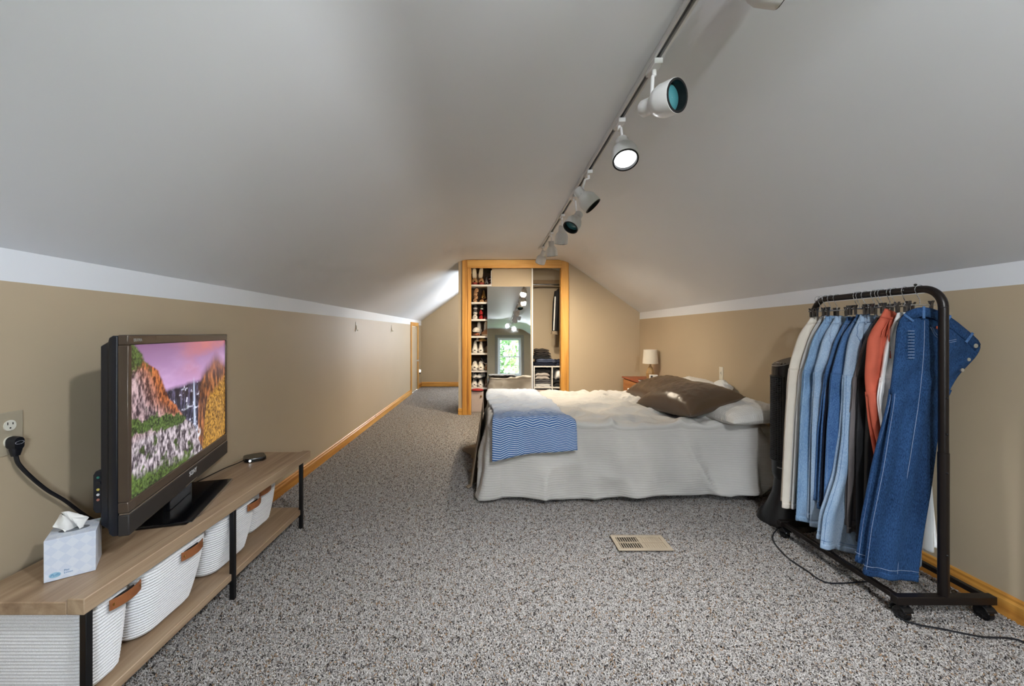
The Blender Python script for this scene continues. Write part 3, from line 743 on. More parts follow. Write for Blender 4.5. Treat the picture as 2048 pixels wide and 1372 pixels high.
# folded blue throw across the foot of the bed
tm, nt, b = new_mat('blue_herringbone')
tc = N(nt, 'ShaderNodeTexCoord'); sp = N(nt, 'ShaderNodeSeparateXYZ'); nt.links.new(tc.outputs['UV'], sp.inputs[0])
def mth(op, a, b_=None, c_=None):
    n = N(nt, 'ShaderNodeMath', operation=op)
    for i, q in enumerate((a, b_, c_)):
        if q is None: continue
        if isinstance(q, (int, float)): n.inputs[i].default_value = q
        else: nt.links.new(q, n.inputs[i])
    return n.outputs[0]
zig = mth('PINGPONG', mth('MULTIPLY', sp.outputs[0], 9.0), 0.5)
ph = mth('ADD', mth('MULTIPLY', sp.outputs[1], 84.0), mth('MULTIPLY', zig, 2.2))
stripe = mth('SINE', mth('MULTIPLY', ph, 2*PI))
fleck = mth('SINE', mth('MULTIPLY', sp.outputs[0], 2*PI*95))
pat = mth('MULTIPLY_ADD', mth('MULTIPLY', stripe, fleck), .22, mth('MULTIPLY_ADD', stripe, .40, .42))
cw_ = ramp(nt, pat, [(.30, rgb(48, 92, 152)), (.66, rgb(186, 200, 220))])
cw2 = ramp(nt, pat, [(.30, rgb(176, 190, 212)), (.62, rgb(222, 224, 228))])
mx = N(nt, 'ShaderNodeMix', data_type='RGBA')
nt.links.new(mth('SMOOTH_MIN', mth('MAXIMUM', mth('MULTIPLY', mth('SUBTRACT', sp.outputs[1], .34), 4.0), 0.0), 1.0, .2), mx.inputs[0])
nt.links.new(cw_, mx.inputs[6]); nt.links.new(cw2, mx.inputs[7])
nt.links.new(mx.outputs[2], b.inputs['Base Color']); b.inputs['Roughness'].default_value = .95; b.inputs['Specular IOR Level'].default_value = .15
bump(nt, b, pat, .35, .002)
def throw_sheet(xa, xb, lift, seedv, drop, nu=60, nv=130):
    P = np.zeros((nv, nu, 3)); UVs = np.zeros((nv, nu, 2))
    top = BZ+.016+lift; zedge = top
    Ltop = BY1-.02-(BY0); Lr = .045*PI/2
    for i in range(nv):
        l = i/(nv-1)*(drop+Lr+Ltop)
        for j in range(nu):
            u = j/(nu-1); dl = l
            # front hem slants: lower towards the foot corner
            dd = drop+.055*(1-u)**2.2 - .02*u
            if l < drop:
                f = l/drop; z = top-.045-dd*(1-f); y = BY0-.030-lift-.030*(1-f)-.012*math.sin(u*9+1)*(1-f)
            elif l < drop+Lr:
                a = (l-drop)/Lr*PI/2; z = top-.045+.045*math.sin(a); y = BY0-.030-lift+.045*(1-math.cos(a))
            else:
                z = top; y = BY0+.015-lift+(l-drop-Lr)
            k = np.clip((l-drop)/(Ltop+Lr), 0, 1)
            xl = xa-.05*k+.02*math.sin(k*7); xr = xb-.10*k+.012*math.sin(k*11+2)
            P[i, j] = (xl+(xr-xl)*u, y, z); UVs[i, j] = (u*(xb-xa), l)
    X, Y = P[..., 0], P[..., 1]
    on = np.clip((P[..., 2]-(top-.05))/.05, 0, 1)
    rid = 1-np.abs(2*fbm(X*4+Y*.8, Y*5-X*2.4, seedv, 4)-1)
    P[..., 2] += on*(.022*rid**4+.006*fbm(X*14, Y*14, seedv+4, 2))
    P[..., 1] -= (1-on)*.010*fbm(X*9, P[..., 2]*5, seedv+6, 3)
    edge = np.abs(np.linspace(-1, 1, nu))[None, :]; P[..., 2] -= on*(edge**14)*.012
    m_ = MB().grid(P); m_.uv = UVs.reshape(-1, 2); return m_
th = thing('throw_blanket', 'folded blue and white herringbone throw across the foot of the bed', 'throw', (0, 0, 0))
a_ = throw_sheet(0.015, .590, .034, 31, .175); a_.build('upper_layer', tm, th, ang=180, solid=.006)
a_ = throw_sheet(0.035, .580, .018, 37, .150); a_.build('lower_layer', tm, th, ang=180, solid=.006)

# taupe blanket trailing over the foot of the bed to the floor
TAUPE = cloth_mat('taupe_blanket_cloth', rgb(124, 108, 92), rgb(140, 124, 106), 40, 40, .2)
nv, nu = 46, 60; P = np.zeros((nv, nu, 3)); UVs = np.zeros((nv, nu, 2))
for i in range(nv):
    for j in range(nu):
        t, u = i/(nv-1), j/(nu-1)
        y = 3.05+u*1.18; tail = np.exp(-((u-.84)/.12)**2)
        z = .50-.46*min(1, t*1.25) if t < .8 else .030+.010*(math.sin(u*23+t*9)+1)*tail-.016*(1-tail)*(t-.8)/.2
        x = BX0-.065-.05*t-.05*t*math.sin(u*19+1.2)*.6-.02*math.sin(u*43)*t
        if t >= .8: x -= (t-.8)/.2*(.012+.17*tail)
        P[i, j] = (x, y, z); UVs[i, j] = (u*1.2, t*.6)
m_ = MB().grid(P); m_.uv = UVs.reshape(-1, 2)
tag(m_.build('blanket', TAUPE, None, ang=180, solid=.004), 'taupe blanket hanging off the foot of the bed onto the carpet', 'blanket')

# ------------------------------------------------------------------ pillows
SATIN = mat('brown_satin', rgb(86, 68, 51), .33, vary=.08, vs=6)
PCASE = cloth_mat('pillow_cotton', rgb(208, 204, 198), rgb(218, 214, 208), 60, 60, .3)
def pillow(name, label, w, d, h, loc, rot, m, seed, crush=.0, group='pillows on the bed'):
    n = 46; U_, V_ = np.meshgrid(np.linspace(-1, 1, n), np.linspace(-1, 1, n))
    pin = 1-.10*(np.abs(U_)**3)*0-.07*(1-np.abs(U_)**2)*np.abs(V_)**6-.0*U_
    X = U_*w/2*(1-.07*(1-V_**2)*np.abs(U_)**6); Y = V_*d/2*(1-.07*(1-U_**2)*np.abs(V_)**6)
    prof_ = np.clip(1-np.abs(U_)**3.0, 0, 1)**.5*np.clip(1-np.abs(V_)**3.0, 0, 1)**.5
    rid = 1-np.abs(2*fbm(U_*2.2+V_, V_*1.6-U_*.5, seed, 4)-1)
    rid2 = 1-np.abs(2*fbm(U_*1.1+V_*.8+seed, V_*5.5-U_*1.5, seed+3, 2)-1)
    top = h*prof_*(.62+.10*(fbm(U_*1.3, V_*1.3, seed+9)-.5))+.012*(rid**5)*prof_*(1-V_**6)+.006*(rid2**6)*prof_-crush*np.exp(-((U_-.1)**2+(V_)**2)*3)
    bot = -h*.38*prof_
    m_ = MB(); a = np.stack([X, Y, top], -1); c = np.stack([X, Y, bot-.004], -1)
    m_.grid(a); m_.grid(c, True)
    # piped seam flange
    o = MB(); o.v = m_.v; o.f = m_.f
    k = n*n
    rimi = [j for j in range(n)]+[i*n+n-1 for i in range(1, n)]+[(n-1)*n+j for j in range(n-2, -1, -1)]+[i*n for i in range(n-2, 0, -1)]
    for q in range(len(rimi)):
        r2 = rimi[(q+1) % len(rimi)]; o.f.append((rimi[q], r2, k+r2, k+rimi[q]))
    o.uv = np.concatenate([np.stack([X, Y], -1).reshape(-1, 2)]*2)
    ob = o.build(name, m, None, ang=180)
    ob.location = loc; ob.rotation_euler = rot
    return tag(ob, label, 'pillow', group)
pillow('pillow', 'large white pillow under the brown ones, at the near corner of the bed head', .50, .70, .14, (1.83, 3.04, BZ+.066), (0, R(-3), R(7)), PCASE, 5)
pillow('pillow', 'white pillow against the wall at the far side of the bed head', .42, .68, .18, (1.93, 3.88, BZ+.085), (0, R(-14), R(-3)), PCASE, 8)
pillow('pillow', 'brown satin pillow, the nearer of the two, leaning on white pillows', .48, .66, .19, (1.555, 3.17, BZ+.125), (R(-2), R(-14), R(13)), SATIN, 14)
pillow('pillow', 'brown satin pillow, the farther of the two, beside the nightstand', .48, .66, .17, (1.66, 3.80, BZ+.100), (R(3), R(-15), R(6)), SATIN, 22)

# ------------------------------------------------------------------ outlet and crumpled white bag at the bed head
so_ = thing('wall_socket', 'white vertical wall socket above the bed head', 'outlet', (XR, 3.775, .82), 0)
MB().box(-.006, -.0005, -.03, .03, -.06, .06).build('plate', IVORY, so_, bevel=0.002)
MB().box(-.009, -.006, -.008, .008, -.02, .02).build('rocker', IVORY, so_, bevel=0.001)
MB().box(-.0095, -.009, -.002, .002, -.006, .012).build('slot', DARKIN, so_, smooth=False)
pb = MB(); P = []
for i in range(9):
    t = i/8; r = .075*math.sin(PI*(.12+.8*t))
    P.append([(XR-.085+r*math.cos(a)*(1+.25*math.sin(3*a+i)), 3.62+r*1.25*math.sin(a)*(1+.2*math.cos(5*a+2*i)), BZ+.10+.13*t) for a in [2*PI*j/18 for j in range(18)]])
pb.loft(P); tag(pb.build('plastic_bag', mat('crumpled_white', rgb(224, 222, 218), .5, vary=.03), None, ang=25), 'crumpled white bag standing behind the pillows below the socket', 'bag')

# ------------------------------------------------------------------ nightstand, lamp, clock, book
CHERRY = wood('cherry_side', rgb(112, 44, 20), rgb(146, 62, 28), rgb(164, 78, 38), (1, 1, .08), .35, 18)
MAPLE = wood('nightstand_front', rgb(150, 88, 38), rgb(176, 110, 52), rgb(190, 126, 64), (1, .08, 1), .35, 18)
nx0, nx1, ny0, ny1, nz = 1.838, 2.165, 4.95, 5.53, .60
ns = thing('nightstand', 'reddish brown wooden nightstand with two drawers behind the bed', 'nightstand', (0, 0, 0))
MB().box(nx0+.018, nx1, ny0, ny1, .10, nz-.0185).build('body', CHERRY, ns, bevel=.004)
MB().box(nx0-.012, nx1, ny0-.012, ny1+.012, nz-.018, nz).build('top', CHERRY, ns, bevel=.004)
for z0_, z1_ in ((.355, .572), (.125, .342)):
    d = MB().box(nx0, nx0+.018, ny0+.012, ny1-.012, z0_, z1_).build('drawer', MAPLE, ns, bevel=.003)
    m = MB(); m.tube([(nx0, (ny0+ny1)/2, (z0_+z1_)/2), (nx0-.014, (ny0+ny1)/2, (z0_+z1_)/2)], .006); m.ball((nx0-.024, (ny0+ny1)/2, (z0_+z1_)/2), .015); m.build('knob', KN, d)
for x in (nx0+.04, nx1-.03):
    for y in (ny0+.03, ny1-.03): MB().cyl((x, y, 0), (x, y, .10), .014, .022, n=12).build('leg', CHERRY, ns)
lp = thing('table_lamp', 'table lamp with cream drum shade and tan faceted base on the nightstand', 'lamp', (2.068, 5.16, nz+.001), 0)
LB = mat('lamp_tan_ceramic', rgb(170, 138, 92), .4, vary=.12, vs=30)
m = MB(); m.lathe([(.040, 0), (.046, .01), (.056, .085), (.050, .11), (.022, .165), (.014, .175), (.012, .20)], 8); m.build('base', LB, lp, smooth=False)
MB().cyl((0, 0, .20), (0, 0, .24), .006).build('stem', BRASS, lp)
SHADE = mat('linen_shade', rgb(226, 218, 204), .9, vary=.02, bs=.2, bscale=300)
m = MB(); m.loft([[(r*math.cos(2*PI*j/32), r*math.sin(2*PI*j/32), z) for j in range(32)] for r, z in ((.096, .205), (.082, .385), (.080, .385), (.094, .205))]+[], cap=False); m.build('shade', SHADE, lp, solid=.0)
cl = thing('clock', 'small white desk clock in front of the table lamp', 'clock', (2.055, 5.03, nz+.0012), R(-10))
MB().box(-.05, .05, -.016, .016, 0, .075).build('case', KN, cl, bevel=.006)
MB().box(-.036, -.012, -.0175, -.0155, .014, .064).build('display', mat('clock_display', rgb(60, 62, 60), .2), cl, smooth=False)
bk_ = thing('book', 'thin dark book lying on the near edge of the nightstand', 'book', (1.97, 4.985, nz+.001), R(4))
MB().box(-.115, .11, -.035, .02, .002, .014).build('pages', mat('paper', rgb(206, 202, 196), .8), bk_, smooth=False)
MB().box(-.118, .113, -.038, .024, .0142, .018).build('cover', mat('book_black', rgb(30, 32, 38), .4), bk_, bevel=.001)
MB().box(-.118, .113, -.038, .024, 0, .0018).build('cover', MATS['book_black'], bk_, smooth=False)
# ================================================================== RIGHT: clothes rack, garments, fan
RACK = mat('rack_bronze_black', rgb(30, 24, 22), .35, .4, vary=.1)
RX, RY0, RY1, RZ = 1.893, 1.67, 2.337, 1.392
rk = thing('clothes_rack', 'dark metal rolling clothes rack full of hanging trousers', 'clothes rack', (0, 0, 0))
rr = .016; br = .085
arc0 = [(RX, RY0+br-br*math.cos(a), RZ-br+br*math.sin(a)) for a in [PI/2*i/8 for i in range(9)]]
arc1 = [(RX, RY1-br+br*math.sin(a), RZ-br+br*math.cos(a)) for a in [PI/2*i/8 for i in range(9)]]
MB().tube(arc0+arc1, rr, 14).build('top_rail', RACK, rk)
for y in (RY0, RY1):
    MB().tube([(RX, y, .70), (RX, y, RZ-br)], rr*1.0, 14).build('upper_post', RACK, rk)
    MB().tube([(RX, y, .105), (RX, y, .70)], rr*1.12, 14).build('lower_post', RACK, rk)
    for z in (.28, .62, .78, .93): MB().ball((RX-.004, y-.018, z), .0045, 8, 6).build('screw', STEEL, rk)
    MB().box(1.685, 2.10, y-.016, y+.016, .072, .106).build('foot_bar', RACK, rk, bevel=.003)
    for x in (1.725, 2.068):
        MB().cyl((x, y, .058), (x, y, .072), .010, n=12).build('caster_stem', STEEL, rk)
        m = MB(); m.tube([(x-.014, y+.006, .030), (x+.014, y+.006, .030)], .030, 18); c = m.build('caster', GLOSS, rk, bevel=.005)
        m = MB()
        hood = [[(x+dx, y+.006+.034*math.cos(a), .030+.034*math.sin(a)) for a in [R(10+i*16) for i in range(10)]] for dx in (-.020, -.018, .018, .020)]
        m.loft(hood, cap=False, closed=False); m.build('hood', STEEL, c, solid=.004)
for x in (1.712, 2.085):
    MB().box(x-.011, x+.011, RY0+.0165, RY1-.0165, .078, .100).build('bottom_rail', RACK, rk, bevel=.002)
MB().ball((RX, RY0+.11, RZ+.022), .006, 8, 6).build('screw', STEEL, rk)

# ------------------------------------------------------------------ clip hangers
CHROME = mat('hanger_chrome', rgb(210, 214, 220), .15, 1.0, vary=.02)
CLEAR = mat('hanger_clip_grey', rgb(96, 94, 94), .25, .8, vary=.3, vs=90)
def hanger(y, label, tilt=0):
    h = thing('clip_hanger', label, 'hanger', (RX, y, RZ), R(tilt), 'clip hangers on the rack rail')
    r0 = rr+.0032
    hook = [(r0*math.cos(a), 0, r0*math.sin(a)) for a in [R(-25+i*22) for i in range(11)]]
    pts = hook+[(-r0*.6, 0, -r0*1.1), (-.006, 0, -.034), (0, 0, -.045), (0, 0, -.066)]
    MB().tube(bez(pts, 60), .0018, 6).build('hook', CHROME, h)
    MB().tube([(-.062, 0, -.068), (.062, 0, -.068)], .0022, 6).build('bar', CHROME, h)
    for x in (-.045, .045):
        c = MB(); c.prism_x([(-.010, -.052), (-.004, -.066), (-.003, -.100), (.003, -.100), (.004, -.066), (.010, -.052), (.008, -.050), (0, -.066), (-.008, -.050)], x-.0055, x+.0055)
        c.build('clip', CLEAR, h, smooth=False)
    return h

# ------------------------------------------------------------------ garments
def denim(name, c0, c1, fade=9.0):
    if name in MATS: return MATS[name]
    m, nt, b = new_mat(name); MATS[name] = m
    v = coords(nt, (1, 1, .35)); n = N(nt, 'ShaderNodeTexNoise'); n.inputs['Scale'].default_value = fade; n.inputs['Detail'].default_value = 3; nt.links.new(v, n.inputs['Vector'])
    w = N(nt, 'ShaderNodeTexNoise'); w.inputs['Scale'].default_value = 420; nt.links.new(coords(nt, (1, 1, .25)), w.inputs['Vector'])
    a = N(nt, 'ShaderNodeMath', operation='MULTIPLY_ADD'); a.inputs[1].default_value = .55; nt.links.new(w.outputs['Fac'], a.inputs[0])
    s = N(nt, 'ShaderNodeMath', operation='MULTIPLY'); s.inputs[1].default_value = .45; nt.links.new(n.outputs['Fac'], s.inputs[0]); nt.links.new(s.outputs[0], a.inputs[2])
    nt.links.new(ramp(nt, a.outputs[0], [(.36, c0), (.62, c1)]), b.inputs['Base Color']); b.inputs['Roughness'].default_value = .9; b.inputs['Specular IOR Level'].default_value = .15
    bump(nt, b, w.outputs['Fac'], .25, .001)
    return m
D_DARK = denim('denim_indigo', rgb(12, 30, 60), rgb(46, 78, 120), 4.0)
D_MID = denim('denim_mid', rgb(48, 80, 126), rgb(88, 122, 166))
D_LIGHT = denim('denim_light', rgb(100, 134, 174), rgb(144, 172, 200))
D_PALE = denim('denim_pale', rgb(128, 156, 188), rgb(172, 190, 210))
D_NAVY = denim('denim_navy', rgb(26, 30, 44), rgb(44, 50, 68))
CREAM = mat('cream_twill', rgb(222, 212, 198), .9, vary=.04, bs=.1, bscale=400)
OFFW = mat('offwhite_twill', rgb(206, 206, 206), .9, vary=.04, bs=.1, bscale=400)
WHT = mat('white_cotton', rgb(236, 236, 236), .9, vary=.03, bs=.1, bscale=300)
BLACKF = mat('black_cotton', rgb(26, 27, 30), .85, vary=.15, bs=.1, bscale=300)
BLACKS = mat('black_faux_leather', rgb(20, 20, 22), .35, vary=.15, vs=20)
GREYT = mat('taupe_grey_cloth', rgb(104, 98, 98), .9, vary=.08, bs=.1, bscale=300)
RUST = mat('rust_cotton', rgb(196, 92, 68), .85, vary=.06, bs=.15, bscale=220)
THRW = mat('stitch_white', rgb(140, 154, 178), .9, vary=0); THRD = mat('stitch_ochre', rgb(176, 140, 96), .9, vary=0)
def garment(label, cat, name, y, zt, zb, left, right, thick, m, seed, band=.038, crotch=.30, stitch=None, hem=True, nlev=64, hemtilt=0., fold=.015, legs=True, yoff=(-.3, .3), topcurve=None, loops=None):
    """left/right: lists of (depth below top, dx) outlines; hangs in the plane across the rail"""
    t = thing(name, label, cat, (RX, y, zt), 0)
    if loops is None: loops = name == "jeans"
    H = zt-zb
    dl = [p[0] for p in left]; xl = [p[1] for p in left]; dr_ = [p[0] for p in right]; xr = [p[1] for p in right]
    from numpy import interp
    def smooth_i(d, a, b_):
        s = 0
        for k in (-.03, -.015, 0, .015, .03): s += interp(d+k, a, b_)
        return s/5
    def tube_levels(d0, d1, yo, th, sub, ltrim=0., rtrim=0., n=36, phase=0., join=None, hipend=False):
        rings = []
        k = max(4, int(nlev*(d1-d0)/H))
        for i in range(k+1):
            d = d0+(d1-d0)*i/k
            a, b_ = smooth_i(d, dl, xl), smooth_i(d, dr_, xr); w = b_-a; g_ = 1. if join is None else min(1., (d-join)/.35); a += ltrim*w*g_; b_ -= rtrim*w*g_
            cx, hw_ = (a+b_)/2, max(.012, (b_-a)/2)
            f = np.clip(d/.10, 0, 1)
            tt = th*(.25+.75*f)
            q_ = 1. if join is None else min(1., (d-join)/.35); yj = yo*(.40+.60*q_); ph_ = phase*q_
            if hipend: tt *= 1-.16*np.clip((d-(d1-.14))/.14, 0, 1)
            ring = []
            for j in range(n):
                an = 2*PI*j/n; c, s = math.cos(an), math.sin(an)
                sx = math.copysign(abs(c)**.75, c); sy = math.copysign(abs(s)**.8, s)
                rp = fold*f*(math.sin(c*6.0+seed*1.7+ph_+d*1.3)+.6*math.sin(c*11+seed*.6+d*2.1))*(1 if s > 0 else .8)*(.35+.65*abs(s))
                wr = .006*f*math.sin(d*38+c*5+seed)*math.exp(-((d-.30)/.18)**2)
                hz = hemtilt*sx*np.clip((d-(H-.25))/.25, 0, 1)
                top = 0 if topcurve is None else topcurve(sx)*np.clip(1-d/.30, 0, 1)
                ring.append((cx+hw_*sx+wr, yj+tt*sy+rp+wr, -d+hz+top))
            rings.append(ring)
        return rings
    def shell(name_, rings, parent):
        mm = MB(); mm.loft(rings, cap=False); o = mm.build(name_, m, parent, ang=75, solid=.0025); return o
    if band: 
        o = MB(); o.loft([[(q[0], q[1], q[2]) for q in r_] for r_ in tube_levels(0, band, 0, thick*1.06, 0)], cap=False)
        wb_ = o.build('waistband', m, t, ang=75, solid=.005)
        if loops:
            q = tube_levels(band*.5, band*.5+.001, 0, thick*1.12, 0)[0]; n_ = len(q)
            for jj in (n_//2+2, n_//2+6, n_//2+11):
                p = Vector(q[jj]); MB().box(p.x-.0045, p.x+.0045, p.y-.006, p.y-.001, p.z-band*.62, p.z+band*.55).build('belt_loop', m, wb_, bevel=.001)
            q2 = tube_levels(band+.004, band+.20, 0, thick*1.02, 0)
            MB().tube([Vector(r_[n_//2+2+int(7*i/len(q2))])+Vector((0, -.003, 0)) for i, r_ in enumerate(q2)], .0011, 4).build('pocket_stitch', stitch or m, t)
            q3 = tube_levels(band-.003, band-.002, 0, thick*1.12, 0)[0]
            MB().tube([Vector(p)+Vector((0, -.003 if p[1] < 0 else .003, 0)) for p in q3]+[Vector(q3[0])], .0010, 4, cap=False).build('band_stitch', stitch or m, wb_)
    if not legs:
        o = shell('body', tube_levels(band, H, 0, thick, 0), t)
    else:
        shell('hip', tube_levels(band, crotch+.02, 0, thick, 0, hipend=True), t)
        for k, yo in enumerate(yoff):
            rg = tube_levels(crotch, H-(.03*k), yo*thick*2, thick*.60, 0, ltrim=.02*k, rtrim=.05*(1-k), phase=k*2.2, join=crotch)
            lg = shell('leg', rg, t)
            if hem:
                mm = MB(); mm.loft([[(p[0], p[1]*1.0+(.002 if p[1] > yo*thick*2 else -.002), p[2]) for p in q] for q in tube_levels(H-(.03*k)-.026, H-(.03*k)+.001, yo*thick*2, thick*.64, 0, ltrim=.02*k, rtrim=.05*(1-k), phase=k*2.2)], cap=False)
                mm.build('hem', m, lg, ang=75, solid=.003)
            if stitch:
                n = len(rg[0])
                for jj in (n//2+2, n-4):
                    mm = MB(); pts_ = []
                    for q in rg: p = Vector(q[jj]); c0 = Vector((sum(z[0] for z in q)/n, yo*thick*2, p.z)); pts_.append(p+(p-c0).normalized()*.0022)
                    mm.tube(pts_, .0008, 4); mm.build('seam_stitch', stitch, lg)
                mm = MB(); q = rg[-2]; q = [Vector(p)+Vector((0, -.003 if p[1] < yo*thick*2 else .003, .022)) for p in q]; mm.tube(q+[q[0]], .0010, 4, cap=False); mm.build('hem_stitch', stitch, lg)
    return t
def L(*a): return list(a)
HY = [2.309, 2.288, 2.254, 2.224, 2.182, 2.066, 2.049, 2.017, 1.969, 1.949, 1.932, 1.893, 1.872, 1.825, 1.762]
wl_ = [(0, -.03), (.05, -.07), (.12, -.11), (.3, -.165), (.6, -.195), (1.2, -.225)]
wr_ = [(0, .04), (.05, .08), (.12, .12), (.3, .17), (.6, .18), (1.2, .17)]
ZT = RZ-.098
def sh(t, a, b_=None, k=1.0): return [(d, x*k+a+(0 if b_ is None else b_*d)) for d, x in t]
garment('cream twill trousers, farthest on the rack next to the fan', 'trousers', 'trousers', 2.309, ZT, .20, sh(wl_, .0, .0), wr_, .020, CREAM, 1, stitch=None)
garment('off white trousers with a wavy side seam behind the cream pair', 'trousers', 'trousers', 2.270, ZT+.005, .21, sh(wl_, .025, .0), wr_, .014, OFFW, 2, stitch=None)
garment('black trousers mostly hidden between cream and light blue pairs', 'trousers', 'trousers', 2.240, ZT, .24, sh(wl_, .045), wr_, .010, BLACKF, 3, stitch=None)
garment('light blue jeans with frayed hem, first blue pair from the fan', 'jeans', 'jeans', 2.205, ZT, .17, sh(wl_, .0, .01), wr_, .018, D_LIGHT, 4, stitch=THRW)
garment('light blue straight jeans, second blue pair from the fan', 'jeans', 'jeans', 2.158, ZT-.005, .165, sh(wl_, .01, .03), wr_, .020, D_PALE, 5, stitch=THRW)
garment('mid blue jeans with dark pocket, third blue pair from the fan', 'jeans', 'jeans', 2.110, ZT-.01, .28, sh(wl_, .03, .01), wr_, .018, D_MID, 6, stitch=THRW)
garment('dark navy jeans, a thin strip between two blue pairs', 'jeans', 'jeans', 2.076, ZT-.01, .30, sh(wl_, .035), wr_, .010, D_NAVY, 7, stitch=None)
garment('mid blue denim jeans left of the pale flared pair', 'jeans', 'jeans', 2.046, ZT, .26, sh(wl_, .025), wr_, .014, D_MID, 8, stitch=THRW)
garment('pale blue flared jeans with wide frayed hem', 'jeans', 'jeans', 2.005, ZT-.005, .105, [(0, -.03), (.05, -.06), (.12, -.09), (.3, -.12), (.6, -.14), (.8, -.17), (1.0, -.235), (1.2, -.255)], wr_, .022, D_PALE, 9, stitch=D_MID, hemtilt=-.03)
garment('taupe grey trousers, thin strip beside the black ones', 'trousers', 'trousers', 1.972, ZT-.01, .22, sh(wl_, .055, .02), wr_, .010, GREYT, 10)
garment('black matte trousers left of the shiny black pair', 'trousers', 'trousers', 1.945, ZT, .19, sh(wl_, .055, .045), wr_, .014, BLACKF, 11)
garment('shiny black faux leather trousers beside the rust pair', 'trousers', 'trousers', 1.915, ZT-.005, .17, sh(wl_, .075, .03), wr_, .014, BLACKS, 12)
garment('rust orange trousers with gathered drawstring waist', 'trousers', 'trousers', 1.873, ZT-.01, .47, [(0, -.035), (.05, -.075), (.12, -.125), (.3, -.14), (.5, -.12), (.8, -.05)], [(0, .09), (.05, .12), (.15, .14), (.3, .12), (.8, .05)], .026, RUST, 13, crotch=.36, fold=.010, hem=True, topcurve=lambda s: -.03*s)
rt_ = [o for o in bpy.data.objects if o.get('label') == 'rust orange trousers with gathered drawstring waist'][0]
for x_, l_ in ((-.060, .20), (-.035, .16)):
    MB().tube(bez([(x_+.02, -.022, -.025), (x_, -.036, -.05), (x_-.006, -.042, -.11), (x_-.002, -.044, -l_)], 16), .0028, 6).build('drawstring', RUST, rt_)
for i in range(9):
    u = i/8; x_ = -.085+.17*u
    MB().tube([(x_*.6, -.020, -.035), (x_, -.033, -.075), (x_*1.1, -.034, -.10)], [.0018, .0035, .0008], 6).build('gather_pleat', RUST, rt_)
garment('white cotton trousers between the rust pair and the dark jeans', 'trousers', 'trousers', 1.832, ZT, .235, [(0, -.02), (.05, -.045), (.15, -.075), (.4, -.115), (.8, -.06), (1.1, -.02)], [(0, .06), (.1, .09), (.4, .11), (.8, .13), (1.1, .165)], .016, WHT, 15)

# the near pair of dark jeans, waist hanging open towards the wall
jy = 1.768
jl = [(0, -.035), (.03, -.075), (.07, -.095), (.2, -.105), (.42, -.130), (.7, -.185), (.95, -.235), (1.18, -.262)]
jr = [(0, .06), (.04, .16), (.09, .245), (.13, .275), (.18, .262), (.25, .205), (.34, .140), (.46, .085), (.6, .062), (.8, .035), (1.0, .0), (1.18, -.025)]
jt = garment('dark indigo jeans hanging nearest the camera, waist open with metal buttons', 'jeans', 'jeans', jy, RZ-.082, .135, jl, jr, .026, D_DARK, 17, band=0, crotch=.36, stitch=THRW, hemtilt=-.012, fold=.009, yoff=(-.42, .34), topcurve=lambda s: -.045*max(0, s)-.01*max(0, -s))
# waistband: a band following the top edge, drooping to the right
bp = [(-.095, -.080), (-.088, -.045), (-.060, -.012), (-.01, .002), (.05, -.012), (.11, -.045), (.17, -.088), (.225, -.128), (.262, -.160)]
def bandstrip(bp, yo, w, amp=0.):
    rows = [[], []]
    for i, (x, z) in enumerate(bp):
        a = Vector(bp[min(i+1, len(bp)-1)])-Vector(bp[max(i-1, 0)]); a.normalize(); nrm = Vector((a.y, -a.x))
        if nrm.y > 0 and abs(a.x) > .3: nrm = -nrm
        k_ = math.sqrt(max(.03, 1-((x-.085)/.185)**2)); rows[0].append((x, yo*k_, z)); rows[1].append((x+nrm.x*w, (yo-.002)*k_, z+nrm.y*w))
    return np.array(rows)
P0 = [tuple(p)[::1] for p in bez([(x, 0, z) for x, z in bp], 40)]
bp2 = [(p[0], p[2]) for p in P0]
MB().grid(bandstrip(bp2, -.031, .040)).build('waistband', D_DARK, jt, solid=.005, ang=180)
MB().grid(bandstrip([(x*.96+.012, z-.012) for x, z in bp2], .020, .045)).build('waistband', denim('denim_inside', rgb(20, 26, 42), rgb(38, 48, 72)), jt, solid=.005, ang=180)
for i in (7, 15, 24, 33):
    x, z = bp2[i]; d = Vector(bp2[i+1])-Vector(bp2[i-1]); a = math.atan2(d.y, d.x)
    k_ = math.sqrt(max(.03, 1-((x-.085)/.185)**2)); lo = MB().box(-.005, .005, -.036*k_-.003, -.032*k_-.002, -.048, .004).xf(Matrix.Translation((x, 0, z)) @ Matrix.Rotation(-a, 4, 'Y')); lo.build('belt_loop', D_MID, jt, bevel=.001)
for k, (x, z) in enumerate(((.230, -.166), (.200, -.226), (.172, -.272))):
    MB().cyl((x, -.012, z), (x, -.021, z), .0095 if k == 0 else .0075, n=16).build('button', mat('jeans_button', rgb(206, 206, 200), .3, .8), jt)
def onface(pts, off=-.032): return bez([(x, off-.004*math.sin(i), z) for i, (x, z) in enumerate(pts)], 30)
MB().tube(onface([(.015, -.085), (.035, -.125), (.085, -.150), (.125, -.145)], -.036), .0009, 5).build('pocket_stitch', THRW, jt)
MB().tube(onface([(.022, -.085), (.042, -.120), (.088, -.142), (.125, -.137)], -.036), .0009, 5).build('pocket_stitch', THRW, jt)
MB().tube(onface([(-.022, -.055), (-.030, -.20), (-.050, -.40), (-.085, -.65), (-.120, -.90), (-.135, -1.16)], -.046), .0008, 5).build('seam_stitch', THRW, jt)
for k, (x, z, h) in enumerate(((-.066, -.10, .13),)):
    for i in range(10): MB().box(x-.016, x+.010, -.0375, -.0345, z-h*i/10-.0022, z-h*i/10).build('ladder_stitch', THRW, jt, smooth=False)
MB().box(.040, .056, -.0365, -.034, -.092, -.080).build('pocket_tab', RUST, jt, smooth=False)
